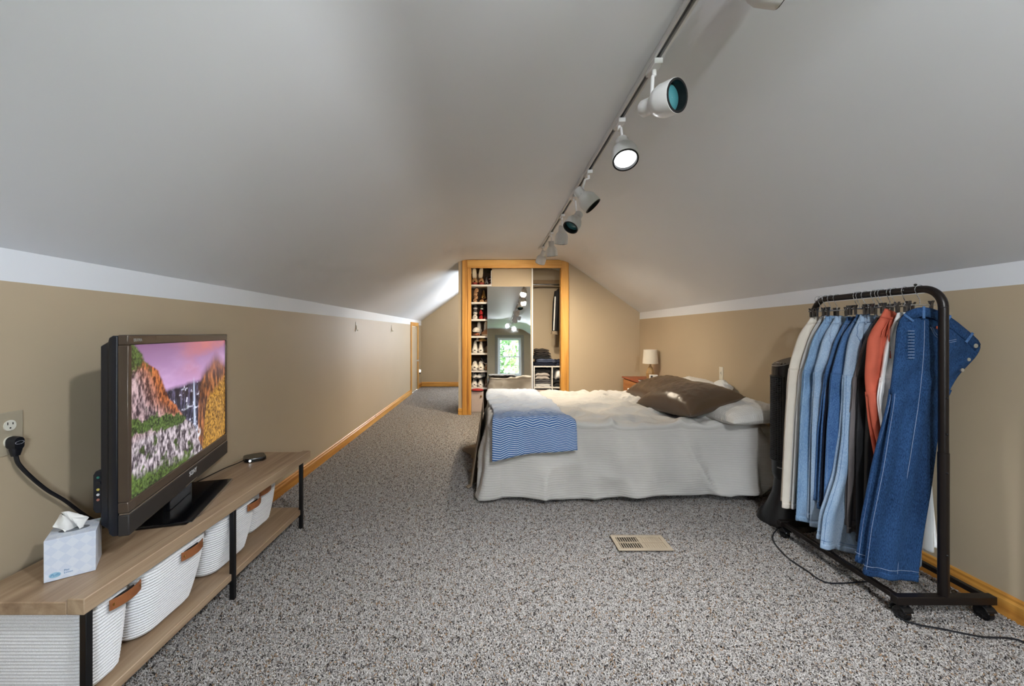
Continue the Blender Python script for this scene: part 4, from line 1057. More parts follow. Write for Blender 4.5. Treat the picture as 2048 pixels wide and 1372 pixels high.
# folded light shirt low behind the jeans
sp_ = garment('white long hem of a garment hanging behind the dark jeans', 'garment', 'white_garment', 1.800, .95, .225, [(0, -.05), (.3, -.04), (.7, -.02)], [(0, .03), (.2, .07), (.5, .10), (.72, .105)], .010, WHT, 19, band=0, legs=False)
pj = garment('pale blue jeans leg hanging lowest between white hem and wall', 'jeans', 'pale_jeans', 1.850, .95, .13, [(0, -.02), (.4, 0), (.82, .02)], [(0, .05), (.4, .10), (.82, .10)], .012, D_PALE, 23, band=0, legs=False)
labs = ['clip hanger at the far end of the rail, first from the fan', 'second clip hanger from the far end of the rail', 'third clip hanger from the far end of the rail', 'fourth clip hanger from the far end of the rail', 'fifth clip hanger from the far end, before the wide gap', 'clip hanger just past the wide gap on the rail', 'seventh clip hanger from the far end of the rail', 'eighth clip hanger from the far end of the rail', 'middle clip hanger above the taupe grey trousers', 'clip hanger above the matte black trousers', 'clip hanger above the shiny black trousers', 'clip hanger left of the rust trousers clip', 'clip hanger holding the rust orange trousers', 'clip hanger holding the white trousers', 'clip hanger nearest the camera holding the dark jeans']
for y, l_ in zip(HY, labs): hanger(y, l_, random.Random(int(y*1000)).uniform(-14, 14))

# ------------------------------------------------------------------ tower fan
FB = mat('fan_black', rgb(20, 21, 24), .3, vary=.08); FG = mat('fan_grille_grey', rgb(52, 54, 58), .35, vary=.05); FD = mat('fan_dark_slot', rgb(8, 8, 10), .7)
fan = thing('tower_fan', 'black tower fan between the bed and the clothes rack', 'fan', (1.885, 2.545, 0), R(-95))
# local -y is the grille side
def oval(w, d, z, cy=0., n=32, tilt=0.): return [(w*math.cos(2*PI*j/n), cy+d*math.sin(2*PI*j/n), z+tilt*math.sin(2*PI*j/n)) for j in range(n)]
m = MB(); m.loft([oval(.155, .160, .002), oval(.155, .160, .012), oval(.135, .142, .05), oval(.098, .105, .11), oval(.070, .076, .19), oval(.060, .066, .28)]); m.build('base', FB, fan, ang=60)
m = MB(); m.loft([oval(.062, .066, .275), oval(.076, .078, .31), oval(.076, .078, .96), oval(.075, .077, 1.0, 0, 32, .022), oval(.074, .076, 1.015, 0, 32, .028)]); m.build('body', FB, fan, ang=50)
m = MB(); m.loft([oval(.072, .074, 1.016, 0, 32, .028), oval(.070, .072, 1.022, 0, 32, .028)]); tp = m.build('control_top', mat('fan_panel', rgb(44, 40, 38), .25), fan, ang=50)
MB().tube([Vector(p) for p in oval(.074, .076, 1.018, 0, 33, .028)]+[Vector(oval(.074, .076, 1.018, 0, 33, .028)[0])], .0022, 5, cap=False).build('rim', SILV, tp)
for i in range(5):
    MB().cyl((-.036+.018*i, -.034-.006*(i % 2), 1.006), (-.036+.018*i, -.034-.006*(i % 2), 1.0125), .007, n=12).build('button', mat('fan_button', rgb(150, 140, 130), .4), tp)
ga = [R(222+96*i/24) for i in range(25)]
m = MB(); m.loft([[(.0768*math.cos(a), .0788*math.sin(a), z) for a in ga] for z in (.40, .92)], cap=False, closed=False)
m.build('grille_shadow', FD, fan, ang=180)
for i in range(44):
    z = .405+i*.0118
    mm = MB(); mm.tube([(.0795*math.cos(a), .0815*math.sin(a), z) for a in ga[1:-1:2]], .0030, 5); mm.build('grille_bar', FG, fan)
for k in range(1, 24, 3):
    a = ga[k]; mm = MB(); mm.tube([(.0815*math.cos(a), .0835*math.sin(a), .40), (.0815*math.cos(a), .0835*math.sin(a), .92)], .0018, 5); mm.build('grille_rib', FG, fan)
fr = [(.0800*math.cos(a), .0820*math.sin(a), .925) for a in ga]+[(.0800*math.cos(a), .0820*math.sin(a), .395) for a in ga[::-1]]
MB().tube(fr+[fr[0]], .006, 6, cap=False).build('grille_frame', FB, fan)
la = R(318); Ml = Matrix.Translation((.0775*math.cos(la), .0795*math.sin(la), .355)) @ Matrix.Rotation(la+PI/2, 4, 'Z') @ Matrix.Rotation(PI/2, 4, 'X')
text_part('Honeywell', .015, CHW, fan, Ml, depth=.0006)
def fl_(x, y, z=.012): Y = 800*(1.2-z)/(y-666); return ((x-980)*Y/800, Y, z)
cd = bez([(1.80, 2.46, .03), fl_(1545, 1075), fl_(1570, 1110), fl_(1612, 1140), fl_(1650, 1164), fl_(1695, 1166), fl_(1740, 1164), fl_(1778, 1182), fl_(1792, 1200), fl_(1784, 1216), fl_(1800, 1236), fl_(1835, 1249), fl_(1880, 1257), fl_(1960, 1273), fl_(2048, 1284), (2.0, 1.36, .012), (XR-.02, 1.30, .012)], 120)
part(MB().tube(cd, .0036, 6).xf((Matrix.Translation(fan.location) @ Matrix.Rotation(fan.rotation_euler.z, 4, 'Z')).inverted()).build('power_cord', RUB, fan), 'thin black power cord snaking under the rack')

# ------------------------------------------------------------------ floor register
VT = mat('register_tan', rgb(184, 168, 146), .4, .2, vary=.05)
ve = thing('floor_register', 'tan metal floor register set in the carpet', 'vent', (.70, 2.177, .013), 0)
w, d = .30, .164
fr = MB()
for q in ((0, w, 0, .022), (0, w, d-.022, d), (0, .024, .022, d-.022), (w-.024, w, .022, d-.022)): fr.box(q[0], q[1], q[2], q[3], 0, .007)
fr.build('frame', VT, ve, bevel=.002)
MB().box(.024, w-.024, d/2-.005, d/2+.005, 0, .006).build('divider', VT, ve, smooth=False)
MB().box(w/2-.007, w/2+.007, .022, d-.022, 0.0, .0065).build('divider', VT, ve, smooth=False)
MB().box(.02, w-.02, .02, d-.02, -.004, -.002).build('duct_shadow', FD, ve, smooth=False)
for ya, yb in ((.022, d/2-.005), (d/2+.005, d-.022)):
    for side in (0, 1):
        x0_, x1_ = ((.024, w/2-.007), (w/2+.007, w-.024))[side]
        k = 9; p = (x1_-x0_)/k
        for i in range(k):
            xx = x0_+i*p; lw = p*.36 if side == 0 else p*.9
            MB().box(xx+p*.5-lw/2, xx+p*.5+lw/2, ya, yb, -.001, .0045 if side == 0 else .003).build('slat', VT, ve, smooth=False)
# ================================================================== CLOSET
MEL = mat('white_melamine', rgb(226, 224, 220), .45, vary=.02)
SHX0, SHX1, SHY0, SHY1 = -.315, .025, 6.072, 6.40
sz = [1.936, 1.670, 1.412, 1.154, .896, .631, .373]
su = thing('shoe_shelf', 'tall white shelf unit packed with shoes in the left closet bay', 'shelf unit', (0, 0, 0))
for z in sz: MB().box(SHX0+.016, SHX1-.013, SHY0, SHY1, z-.028, z).build('shelf', MEL, su, bevel=.002)
MB().box(SHX0, SHX0+.0155, SHY0, SHY1, 0, OZ).build('side_panel', MEL, su, bevel=.002)
MB().box(SHX1-.0125, SHX1, SHY0, SHY1, 0, OZ).build('side_panel', MEL, su, bevel=.002)
MB().box(SHX0, SHX1, SHY1, SHY1+.008, 0, OZ).build('back_panel', mat('shelf_back_brown', rgb(92, 66, 44), .7), su, smooth=False)

def footprint(L_, w, n=22):
    out = []
    for i in range(n):
        a = 2*PI*i/n; t = (1+math.cos(a))/2           # 1 at toe
        ww = w*(.76+.24*t-.10*math.exp(-((t-.42)/.16)**2))
        out.append((ww/2*math.sin(a)*(abs(math.sin(a))**-.25 if abs(math.sin(a)) > .05 else 1), L_*(t-.5)))
    return out
SOLEM = {}
def shoe(label, kind, col, sole, loc, toe_out=True, pitch=0, yaw=0, roll=0, s=1.0, lining=(60, 54, 50), group='shoes on the closet shelf'):
    """local +y is the toe"""
    name = {'sneaker': 'sneaker', 'boot': 'ankle_boot', 'flat': 'flat_shoe', 'slipper': 'slipper', 'sandal': 'sandal', 'clog': 'clog'}[kind]
    t = thing(name, label, 'shoe', loc, 0, group, rot=(R(pitch), R(roll), R(yaw+(180 if toe_out else 0))))
    s *= 1.12; t.scale = (s, s, s)
    key = 'sole_%d_%d_%d' % sole; ms = mat(key, rgb(*sole), .7, vary=.05)
    mu = mat('upper_%d_%d_%d' % col, rgb(*col), .7, vary=.10, vs=40, bs=.1); ml = mat('lining_%d_%d_%d' % lining, rgb(*lining), .95, vary=.1, vs=60)
    Ls, w = .26, .092
    th = {'sneaker': .030, 'boot': .028, 'flat': .012, 'slipper': .022, 'sandal': .026, 'clog': .034}[kind]
    fp = footprint(Ls, w)
    MB().loft([[(x*k, y*k, z) for x, y in fp] for k, z in ((.95, 0.0), (1.0, .005), (1.0, th*.8), (.97, th))]).build('sole', ms, t, ang=60)
    # upper: cross sections along the foot
    hp = {'sneaker': [(-.48, .080), (-.3, .085), (-.05, .082), (.15, .062), (.35, .045), (.49, .020)],
          'boot': [(-.48, .150), (-.3, .150), (-.05, .150), (.06, .10), (.3, .058), (.49, .022)],
          'flat': [(-.48, .045), (-.3, .040), (0, .032), (.2, .036), (.38, .034), (.49, .014)],
          'slipper': [(-.48, .05), (-.3, .052), (-.05, .066), (.15, .070), (.35, .058), (.49, .028)],
          'sandal': [(-.48, .02), (-.3, .02), (-.05, .05), (.1, .060), (.3, .050), (.40, .016)],
          'clog': [(-.48, .03), (-.3, .03), (-.08, .060), (.1, .074), (.33, .058), (.49, .022)]}[kind]
    openend = {'sneaker': .08, 'boot': .02, 'flat': .12, 'slipper': -.02, 'sandal': -.06, 'clog': -.08}[kind]
    rings = []; n = 18; NL = 20
    for i in range(NL+1):
        q = -.48+.97*i/NL; h = np.interp(q, [p[0] for p in hp], [p[1] for p in hp])
        tt = q+.5; ww = w*(.76+.24*tt-.10*math.exp(-((tt-.42)/.16)**2))/2*math.sqrt(max(.03, 1-abs(2*q)**5))
        r = []
        for j in range(n):
            a = PI*j/(n-1); c = math.cos(a); sn = math.sin(a)**.8
            narrow = 1-(.34 if kind in ('boot', 'sneaker') else .15)*sn
            zz = th-.004+h*sn
            if q < openend: zz = min(zz, th+h*(.97))
            r.append((ww*c*narrow, q*Ls, zz))
        rings.append(r)
    u = MB().loft(rings, cap=False, closed=False).build('upper', mu, t, ang=70, solid=.003)
    # opening lining
    qo = (-.46+openend)/2; hh = np.interp(qo, [p[0] for p in hp], [p[1] for p in hp]); lo = openend+.44
    ln = MB(); ln.loft([[(w*.26*k*math.cos(2*PI*j/18), qo*Ls+lo*Ls*.47*k*math.sin(2*PI*j/18), th+hh*.955+.004*m_) for j in range(18)] for k, m_ in ((1.08, 0), (1.02, 1.2), (.8, .6))])
    ln.build('opening', ml, t)
    if kind == 'sneaker':
        for i in range(4):
            q = .09+.05*i; h = np.interp(q, [p[0] for p in hp], [p[1] for p in hp]); MB().tube([(-.022, q*Ls, th+h*.86), (0, q*Ls+.003, th+h+.002), (.022, q*Ls, th+h*.86)], .003, 5).build('lace', ms, t)
    return t
YS = SHY0+.15
Wt, Gw, Tan, Blk, Brn, Red, Gry, Gold, Crm = (226, 222, 216), (206, 200, 192), (178, 136, 92), (30, 29, 31), (122, 76, 46), (172, 26, 30), (120, 118, 120), (176, 142, 80), (222, 208, 184)
pos3 = [-.235, -.128, -.025]
def put(label, kind, col, sole, x, lvl, dz=.001, **k):
    return shoe(label, kind, col, sole, (x, YS+k.pop('dy', 0), sz[lvl]+dz), **k)
# shelf 1 (top)
put('tan clog under the left slipper on the top shoe shelf', 'clog', Tan, (150, 60, 50), -.235, 0)
put('tan clog with red lining in the middle of the top shoe shelf', 'clog', Tan, (150, 60, 50), -.135, 0, lining=(190, 60, 50))
put('fluffy cream lined slipper standing up at left on top shoe shelf', 'slipper', (196, 160, 116), Crm, -.240, 0, .185, pitch=-60, lining=(240, 232, 220), s=.72, dy=-.06, toe_out=False)
put('fluffy cream lined slipper standing up beside its twin, leaning right', 'slipper', (196, 160, 116), Crm, -.140, 0, .195, pitch=-64, roll=8, lining=(240, 232, 220), s=.72, dy=-.06, toe_out=False)
put('grey ankle boot near the middle of the top shoe shelf', 'boot', Gry, Blk, -.055, 0, s=.72)
put('black and pink trainer at right end of the top shoe shelf', 'sneaker', (60, 40, 46), (226, 176, 172), .005, 0, s=.62)
put('black trainer resting on the pink soled one, top shoe shelf', 'sneaker', Blk, (200, 160, 160), .005, 0, .085, s=.62)
# shelf 2
for k, nm in enumerate(('lowest', 'second', 'third', 'topmost')):
    put('tan clog, %s of the stack at left on the second shelf' % nm, 'clog', (184, 140, 104), (200, 158, 120), -.226+.01*(k % 2), 1, .001+.054*k, s=.60, yaw=6*(k-1))
put('golden ankle boot at back of the second shoe shelf', 'boot', Gold, Brn, -.10, 1, .045, s=.85, dy=.06)
put('tan flat shoe in the middle of the second shoe shelf', 'flat', Tan, (214, 180, 140), -.125, 1, s=.8, dy=-.03)
put('tan flat shoe at right on the second shoe shelf', 'flat', Tan, (214, 180, 140), -.045, 1, s=.8, dy=-.03)
# shelf 3
put('white sneaker, lowest at left on the third shoe shelf', 'sneaker', Wt, Wt, -.230, 2, s=.85)
put('black and white sneaker on the white one, third shoe shelf', 'sneaker', (90, 90, 92), Wt, -.228, 2, .082, s=.72)
put('dark grey trainer on top of the left stack, third shelf', 'sneaker', (50, 50, 54), (190, 190, 196), -.225, 2, .156, s=.66)
put('red shoe below another red shoe, third shoe shelf', 'sneaker', Red, Red, -.140, 2, s=.66, dy=-.05)
put('red shoe on top of another red shoe, third shoe shelf', 'sneaker', Red, Red, -.140, 2, .072, s=.62, dy=-.05)
put('black boot with red trim at right on the third shelf', 'boot', (34, 30, 36), (120, 24, 30), -.060, 2, s=.95)
put('dark green trainer lying on the third shelf behind the red pair', 'sneaker', (30, 44, 40), (180, 190, 186), -.125, 2, .150, s=.62, dy=.02)
# shelf 4
put('brown loafer at left on the fourth shoe shelf', 'flat', (140, 84, 56), (110, 60, 40), -.225, 3, yaw=20, s=.95)
put('white strappy sandal on the brown loafer, fourth shoe shelf', 'sandal', Wt, Wt, -.195, 3, .062, yaw=-30, s=.8)
put('cream trainer standing toe up behind the sandal, fourth shelf', 'sneaker', Gw, Wt, -.170, 3, .115, pitch=-70, s=.72, dy=.03, toe_out=False)
put('cream trainer standing toe up at right on fourth shelf', 'sneaker', (196, 178, 152), Wt, -.065, 3, .115, pitch=-76, s=.72, dy=.03, toe_out=False)
put('tan slip on shoe at right front of the fourth shelf', 'clog', (196, 150, 112), Crm, -.075, 3, yaw=25, s=.85, dy=-.03)
# shelf 5
put('white chunky high top at left on the fifth shoe shelf', 'boot', Wt, Wt, -.232, 4, s=.98)
put('white chunky high top beside its twin on the fifth shoe shelf', 'boot', Wt, Wt, -.140, 4, s=.98)
put('grey and white trainer resting on the white high tops', 'sneaker', (150, 150, 150), Wt, -.195, 4, .176, s=.48)
put('tan sandal resting on the white high tops, fifth shelf', 'sandal', Gold, Tan, -.110, 4, .176, yaw=-35, s=.62)
put('beige shoe with dark red lining at right, fifth shoe shelf', 'clog', (186, 160, 130), Tan, -.045, 4, yaw=30, s=.95, lining=(110, 24, 30))
# shelf 6
put('white leather sneaker at left on the sixth shoe shelf', 'sneaker', (232, 226, 214), Wt, -.235, 5, s=1.15)
put('white leather sneaker beside its twin on the sixth shelf', 'sneaker', (232, 226, 214), Wt, -.140, 5, s=1.15)
put('black and white slide sandal behind the sixth shelf sneakers', 'sandal', Blk, Wt, -.095, 5, .138, pitch=-30, yaw=25, s=.72, dy=.01)
put('tan ankle boot at right on the sixth shoe shelf', 'boot', (166, 132, 100), Tan, -.050, 5, s=.88)
# shelf 7
put('white trainer at lower left on the lowest shoe shelf', 'sneaker', Wt, Wt, -.238, 6, s=.98)
put('white trainer at lower middle on the lowest shoe shelf', 'sneaker', Wt, Wt, -.145, 6, s=.98)
put('white and black trainer stacked at left on the lowest shelf', 'sneaker', (236, 234, 232), (50, 50, 52), -.238, 6, .118, yaw=12, s=.88)
put('white and black trainer stacked in middle of the lowest shelf', 'sneaker', (236, 234, 232), (50, 50, 52), -.140, 6, .118, yaw=-24, s=.88)
put('grey beige ankle boot at right on the lowest shoe shelf', 'boot', (160, 146, 132), (140, 124, 110), -.045, 6, s=.85)
# fabric drawer box on the closet floor
PINKB = mat('pale_fabric_box', rgb(196, 180, 172), .85, vary=.04, bs=.15, bscale=300)
fb = thing('fabric_box', 'pale pinkish fabric box with brass pull below the shoe shelves', 'storage box', (0, 0, 0))
MB().box(SHX0+.022, -.10, SHY0-.02, SHY1-.03, .001, .315).build('box', PINKB, fb, bevel=.006)
m = MB(); m.ball((-.135, SHY0-.032, .245), .014); m.tube([(-.135, SHY0-.02, .245), (-.135, SHY0-.03, .245)], .005); m.build('pull', BRASS, fb)
tag(MB().lathe([(.05, .327), (.07, .335), (.06, .352), (.02, .36)], 16, -.19, 6.06, 1.3, .8).build('red_bundle', mat('red_cloth', rgb(176, 48, 46), .8, vary=.2, vs=30), None, ang=30), 'red crumpled cloth lying on the fabric box', 'cloth')

# ------------------------------------------------------------------ leaning mirror
MIR, nt, b = new_mat('mirror_silver')
b.inputs['Base Color'].default_value = (.88, .90, .91, 1); b.inputs['Metallic'].default_value = 1; 
nz_ = N(nt, 'ShaderNodeTexNoise'); nz_.inputs['Scale'].default_value = 9; nt.links.new(coords(nt), nz_.inputs['Vector'])
nt.links.new(ramp(nt, nz_.outputs['Fac'], [(.45, (.01, .01, .01, 1)), (.8, (.03, .03, .03, 1))]), b.inputs['Roughness'])
mr = thing('mirror', 'frameless tall mirror leaning in the closet, reflecting ceiling and window', 'mirror', (.286, 5.935, .03), 0, rot=(R(-3.45), 0, 0))
MB().box(-.325, .325, 0, .006, .002, 1.875).build('glass', MIR, mr, smooth=False)
MB().box(-.328, .328, .0065, .016, 0, 1.877).build('backing', MEL, mr, smooth=False)

# ------------------------------------------------------------------ right bay
cb = MB().box(.645, 1.22, CB-.02, CB, 1.985, 2.075); tag(cb.build('rod_cleat', mat('cleat_tan', rgb(156, 130, 96), .6), None, bevel=.003), 'tan wooden cleat across the upper right closet bay', 'cleat')
cr = thing('closet_rod', 'slim metal hanging rod in the right closet bay', 'closet rod', (0, 0, 0))
MB().tube([(.66, 6.33, 1.965), (1.205, 6.33, 1.965)], .013, 12).build('rod', CHROME, cr)
for x in (.646, 1.208): MB().cyl((x, 6.33, 1.965), (x+.011, 6.33, 1.965), .026, n=16).build('flange', CHROME, cr)
# dark jacket on a hanger, half behind the casing
jk = thing('jacket', 'black jacket with white sleeve stripe hanging at right in the closet', 'jacket', (1.12, 6.33, 1.86), 0)
MB().tube(bez([(.012, 0, .105), (0, 0, .12), (-.013, 0, .105), (-.004, 0, .08), (0, 0, .04)], 16), .002, 6).build('hanger_hook', CHROME, jk)
rg = []
for d, hw_, t_ in ((-.04, .05, .03), (0, .09, .04), (.06, .085, .06), (.3, .085, .07), (.62, .09, .075)):
    rg.append([(hw_*math.copysign(abs(math.cos(a))**.7, math.cos(a))*.9, .20*(1.0)*math.sin(a)*(.55 if d < 0 else 1)+.01*math.sin(5*a), -d) for a in [2*PI*j/28 for j in range(28)]])
MB().loft(rg, cap=True).build('torso', BLACKF, jk, ang=60)
sl = MB(); sl.tube([(-.075, -.12, -.02), (-.10, -.15, -.18), (-.115, -.155, -.40), (-.125, -.15, -.64)], [.045, .05, .046, .040], 16); slv = sl.build('sleeve', BLACKF, jk)
MB().tube([(-.118, -.188, -.10), (-.130, -.204, -.30), (-.142, -.197, -.62)], .010, 6).build('stripe', WHT, slv)
MB().tube([(-.126, -.15, -.63), (-.128, -.15, -.68)], [.050, .055], 14).build('cuff', mat('fur_cuff', rgb(140, 126, 106), .95, vary=.3, vs=60, bs=.6, bscale=200), slv)
# cube organiser
co = thing('cube_organiser', 'white cube organiser holding folded clothes in right closet bay', 'shelf unit', (0, 0, 0))
cx0, cx1, cy0, cy1, ct = .655, 1.215, 5.99, 6.38, .705
MB().box(cx0, cx1, cy0, cy1, ct-.018, ct).build('top', MEL, co, bevel=.002)
for x in (cx0, .925, cx1-.016): MB().box(x, x+.016, cy0, cy1, 0, ct-.0185).build('upright', MEL, co, bevel=.002)
for z in (.372, .02):
    MB().box(cx0+.0165, .9245, cy0, cy1, z, z+.018).build('shelf', MEL, co, smooth=False); MB().box(.9415, cx1-.0165, cy0, cy1, z, z+.018).build('shelf', MEL, co, smooth=False)
MB().box(cx0, cx1, cy1, cy1+.006, 0, ct).build('back', MEL, co, smooth=False)
fd = thing('fabric_bin', 'grey pink fabric drawer with dark knob in the lower cube', 'bin', (0, 0, 0))
MB().box(cx0+.022, .920, cy0+.006, cy1-.01, .0385, .345).build('box', PINKB, fd, bevel=.005)
m = MB(); m.ball((.79, cy0-.008, .30), .013); m.build('knob', GLOSS, fd)
fd2 = MB().box(.947, cx1-.022, cy0+.006, cy1-.01, .0385, .33).build('fabric_bin', PINKB, None, bevel=.005); tag(fd2, 'grey pink fabric drawer in the lower right cube by the casing', 'drawer')
def folded(label, x, y, z, w, d, h, m, seed, layers=2):
    """one folded garment: a few soft layers with a rounded fold at the front"""
    o = MB(); rnd_ = random.Random(seed)
    lh = h/layers
    for k in range(layers):
        w2 = w*(1-.05*rnd_.random()); zz = z+k*lh; r = lh*.48
        prof2 = [(y-d/2+r-r*math.sin(a), zz+r-r*math.cos(a)*1.0) for a in [PI*i/8 for i in range(9)]]
        prof2 = [(yy, zz2) for yy, zz2 in prof2]+[(y+d/2, zz+2*r), (y+d/2, zz)]
        rings = []
        for i in range(15):
            t = i/14; xx = x-w2/2+w2*t; e = (1-abs(2*t-1)**6)
            rings.append([(xx, yy+.004*math.sin(9*t+seed+k), zz+(q-zz)*(.35+.65*e)+.004*math.sin(13*t+seed*2)*e) for yy, q in prof2])
        o.loft(rings)
    ob = o.build('folded_garment', m, None, ang=70)
    return tag(ob, label, 'folded garment', 'folded clothes in the closet')
ym = cy0+.17
folded('navy folded jeans at the bottom of the stack on the organiser', .825, ym, ct+.001, .33, .30, .052, D_NAVY, 1)
folded('mid blue folded jeans with pale patch, second on the organiser', .84, ym, ct+.055, .30, .29, .048, denim('denim_grey', rgb(62, 72, 98), rgb(108, 118, 142)), 2)
folded('black folded trousers right beside the blue ones on the organiser', 1.07, ym, ct+.001, .16, .28, .085, D_NAVY, 3)
folded('black folded top in the middle of the organiser stack', .79, ym, ct+.105, .28, .27, .04, BLACKF, 4)
folded('charcoal folded jumper near the top of the organiser stack', .80, ym, ct+.147, .25, .26, .052, mat('charcoal_knit', rgb(44, 40, 40), .95, vary=.2, vs=60), 5)
folded('dark brown folded jumper on the very top of the stack', .79, ym, ct+.201, .22, .25, .05, mat('brownblack_knit', rgb(52, 46, 42), .95, vary=.2, vs=60), 6)
folded('black white striped folded top at the bottom of the left cube', .795, ym, .391, .24, .28, .045, OFFW, 7)
folded('dark grey folded jumper in the left cube', .795, ym, .438, .245, .28, .06, mat('slate_knit', rgb(84, 84, 88), .95, vary=.15, vs=60), 8)
folded('pale grey folded jumper on top in the left cube', .79, ym, .500, .22, .28, .10, mat('pale_grey_knit', rgb(178, 172, 168), .95, vary=.08, vs=40), 9, 2)
folded('black folded cloth squeezed above the grey jumper in the left cube', .80, ym, .602, .24, .26, .05, BLACKF, 10)
folded('white folded cloth bulging out of the right cube', 1.06, ym-.02, .50, .14, .28, .14, WHT, 11, 1)
folded('black folded cloth under the white one in the right cube', 1.06, ym, .391, .2, .28, .105, BLACKF, 12)
# ================================================================== TRACK LIGHT
TW = mat('track_white', rgb(226, 226, 226), .35, vary=.02)
TX = .64; TZ = CZ
BAFF = mat('black_baffle', rgb(10, 10, 11), .5)
LENS = mat('teal_bulb_glass', rgb(70, 132, 140), .1, vary=.05)
tk = thing('light_track', 'long white ceiling track that carries the spotlights', 'light track', (0, 0, 0))
TY0, TY1 = -1.1, 4.93
MB().box(TX-.018, TX+.018, TY0, TY1, TZ-.006, TZ-.0005).build('spine', TW, tk, smooth=False)
for s in (-1, 1):
    a, c = sorted((TX+s*.018, TX+s*.009)); MB().box(a, c, TY0, TY1, TZ-.024, TZ-.006).build('rail', TW, tk, bevel=.001)
MB().box(TX-.009, TX+.009, TY0, TY1, TZ-.0075, TZ-.0062).build('slot', mat('track_slot_grey', rgb(110, 110, 112), .5), tk, smooth=False)
MB().box(TX-.02, TX+.02, TY1+.0005, TY1+.012, TZ-.026, TZ-.0005).build('end_cap', TW, tk, bevel=.002)
MB().box(TX-.045, TX+.03, TY1-.03, TY1+.04, TZ-.034, TZ-.0265).build('feed_bracket', TW, tk, bevel=.002)
def head(label, my, dz_axis, direction, lit=None, warm=(1, .93, .84), power=0, spot=110, ell=.155, cone=.060, glow=6.0, mount_z=None, ivory=False):
    """my: mount position along the track; dz_axis: local position of the lens centre; direction: where it points"""
    h = thing('track_spotlight', label, 'spotlight', (TX, my, TZ-.0245), 0, 'spotlights on the ceiling track')
    mw = TW
    Lc = Vector(dz_axis); d = Vector(direction).normalized(); Rr = Lc-d*ell
    MB().box(-.017, .017, -.045, .045, -.022, -.0005).build('adapter', mw, h, bevel=.003)
    piv = Rr+d*.045
    side = Vector((piv.x, piv.y, 0)); 
    MB().tube([(0, 0, -.022), (0, 0, -.045)], .009, 10).build('swivel', mw, h)
    MB().tube([(0, 0, -.042), (piv.x*.5, piv.y*.5, -.05), tuple(piv)], .007, 8).build('arm', mw, h)
    q = d.to_track_quat('Z', 'Y').to_matrix().to_4x4(); Mx = Matrix.Translation(Rr) @ q
    m = MB(); m.lathe([(.006, 0), (.026, .001), (.031, .008), (.032, .055), (.040, .062), (.052, .078), (cone, .100), (cone, ell), (cone-.004, ell), (cone-.005, .118)], 32, cap=False); m.xf(Mx); m.build('housing', mw, h, ang=35)
    m = MB(); m.lathe([(cone-.0015, ell+.0004), (cone-.0015, ell+.003), (cone-.009, ell+.003), (cone-.010, ell-.03)], 32, cap=False); m.xf(Mx); m.build('baffle', BAFF, h, ang=35)
    m = MB(); m.lathe([(cone-.010, ell-.030), (cone-.018, ell-.024), (.012, ell-.020), (.0005, ell-.020)] if not lit else [(cone-.010, ell-.012), (.03, ell-.008), (.0005, ell-.006)], 32, cap=False); m.xf(Mx)
    bl = m.build('bulb', LENS if not lit else emit('bulb_glow_'+lit, (*warm, 1), glow), h, ang=60)
    if lit: part(bl, 'glowing bulb face')
    if power:
        l = bpy.data.lights.new('bulb_light', 'SPOT'); l.energy = power; l.color = warm; l.spot_size = R(spot); l.spot_blend = .9; l.shadow_soft_size = .05
        o = bpy.data.objects.new('bulb_light', l); COL.objects.link(o); o.parent = h
        o.matrix_local = Matrix.Translation(Lc+d*.012) @ d.to_track_quat('-Z', 'Y').to_matrix().to_4x4()
    return h
def rel(my, x, y, Y):   # lens centre given by where it sits in the room
    return ((x-980)*Y/800-TX, Y-my, 1.2-(y-666)*Y/800-(TZ-.0245))
head('white spotlight at the top edge above the rack, facing right', 1.13, (.195, 0, -.058), (.95, -.1, -.22))
head('white spotlight with teal bulb, large, facing the camera', 1.56, rel(1.56, 1354, 191, 1.45), (.5, -.85, -.15))
head('lit white spotlight glowing above the room, facing the camera', 1.98, rel(1.98, 1251, 320, 1.85), (-.06, -.52, -.85), lit='cool', warm=(.94, .97, 1), power=POW[0], spot=130, glow=2.2)
head('white spotlight with black baffle tilted right, just past the glowing one', 2.60, rel(2.60, 1186, 412, 2.58), (.62, -.15, -.72))
head('white spotlight with black baffle tilted left, fifth from the camera', 3.05, rel(3.05, 1141, 455, 2.95), (-.50, -.35, -.75))
head('white spotlight facing away, sixth from the camera', 3.55, rel(3.55, 1122, 486, 3.62), (.0, .45, -.9))
head('cream looking spotlight facing away near the end of the track', 4.18, rel(4.18, 1104, 512, 4.24), (.10, .22, -.97), lit='far', warm=(1, .86, .66), power=POW[2], spot=168, glow=1.5)
head('last spotlight hanging lowest at the end of the track', 4.85, rel(4.85, 1080, 526, 4.86), (-.25, .50, -.85), lit='far', warm=(1, .84, .62), power=POW[3], spot=160, glow=1.5)
head('added fill spotlight on the track behind the camera, aimed left', .35, (-.12, -.02, -.14), (-.52, .70, -.45), lit='cool', warm=(.94, .97, 1), power=POW[4], spot=125)  # unseen head added to brighten the left side of the room
head('added fill spotlight on the track behind the camera, aimed forward', -.35, (.10, .02, -.14), (.38, .80, -.42), lit='cool', warm=(.94, .97, 1), power=POW[5], spot=125)  # second unseen head, added as forward fill light

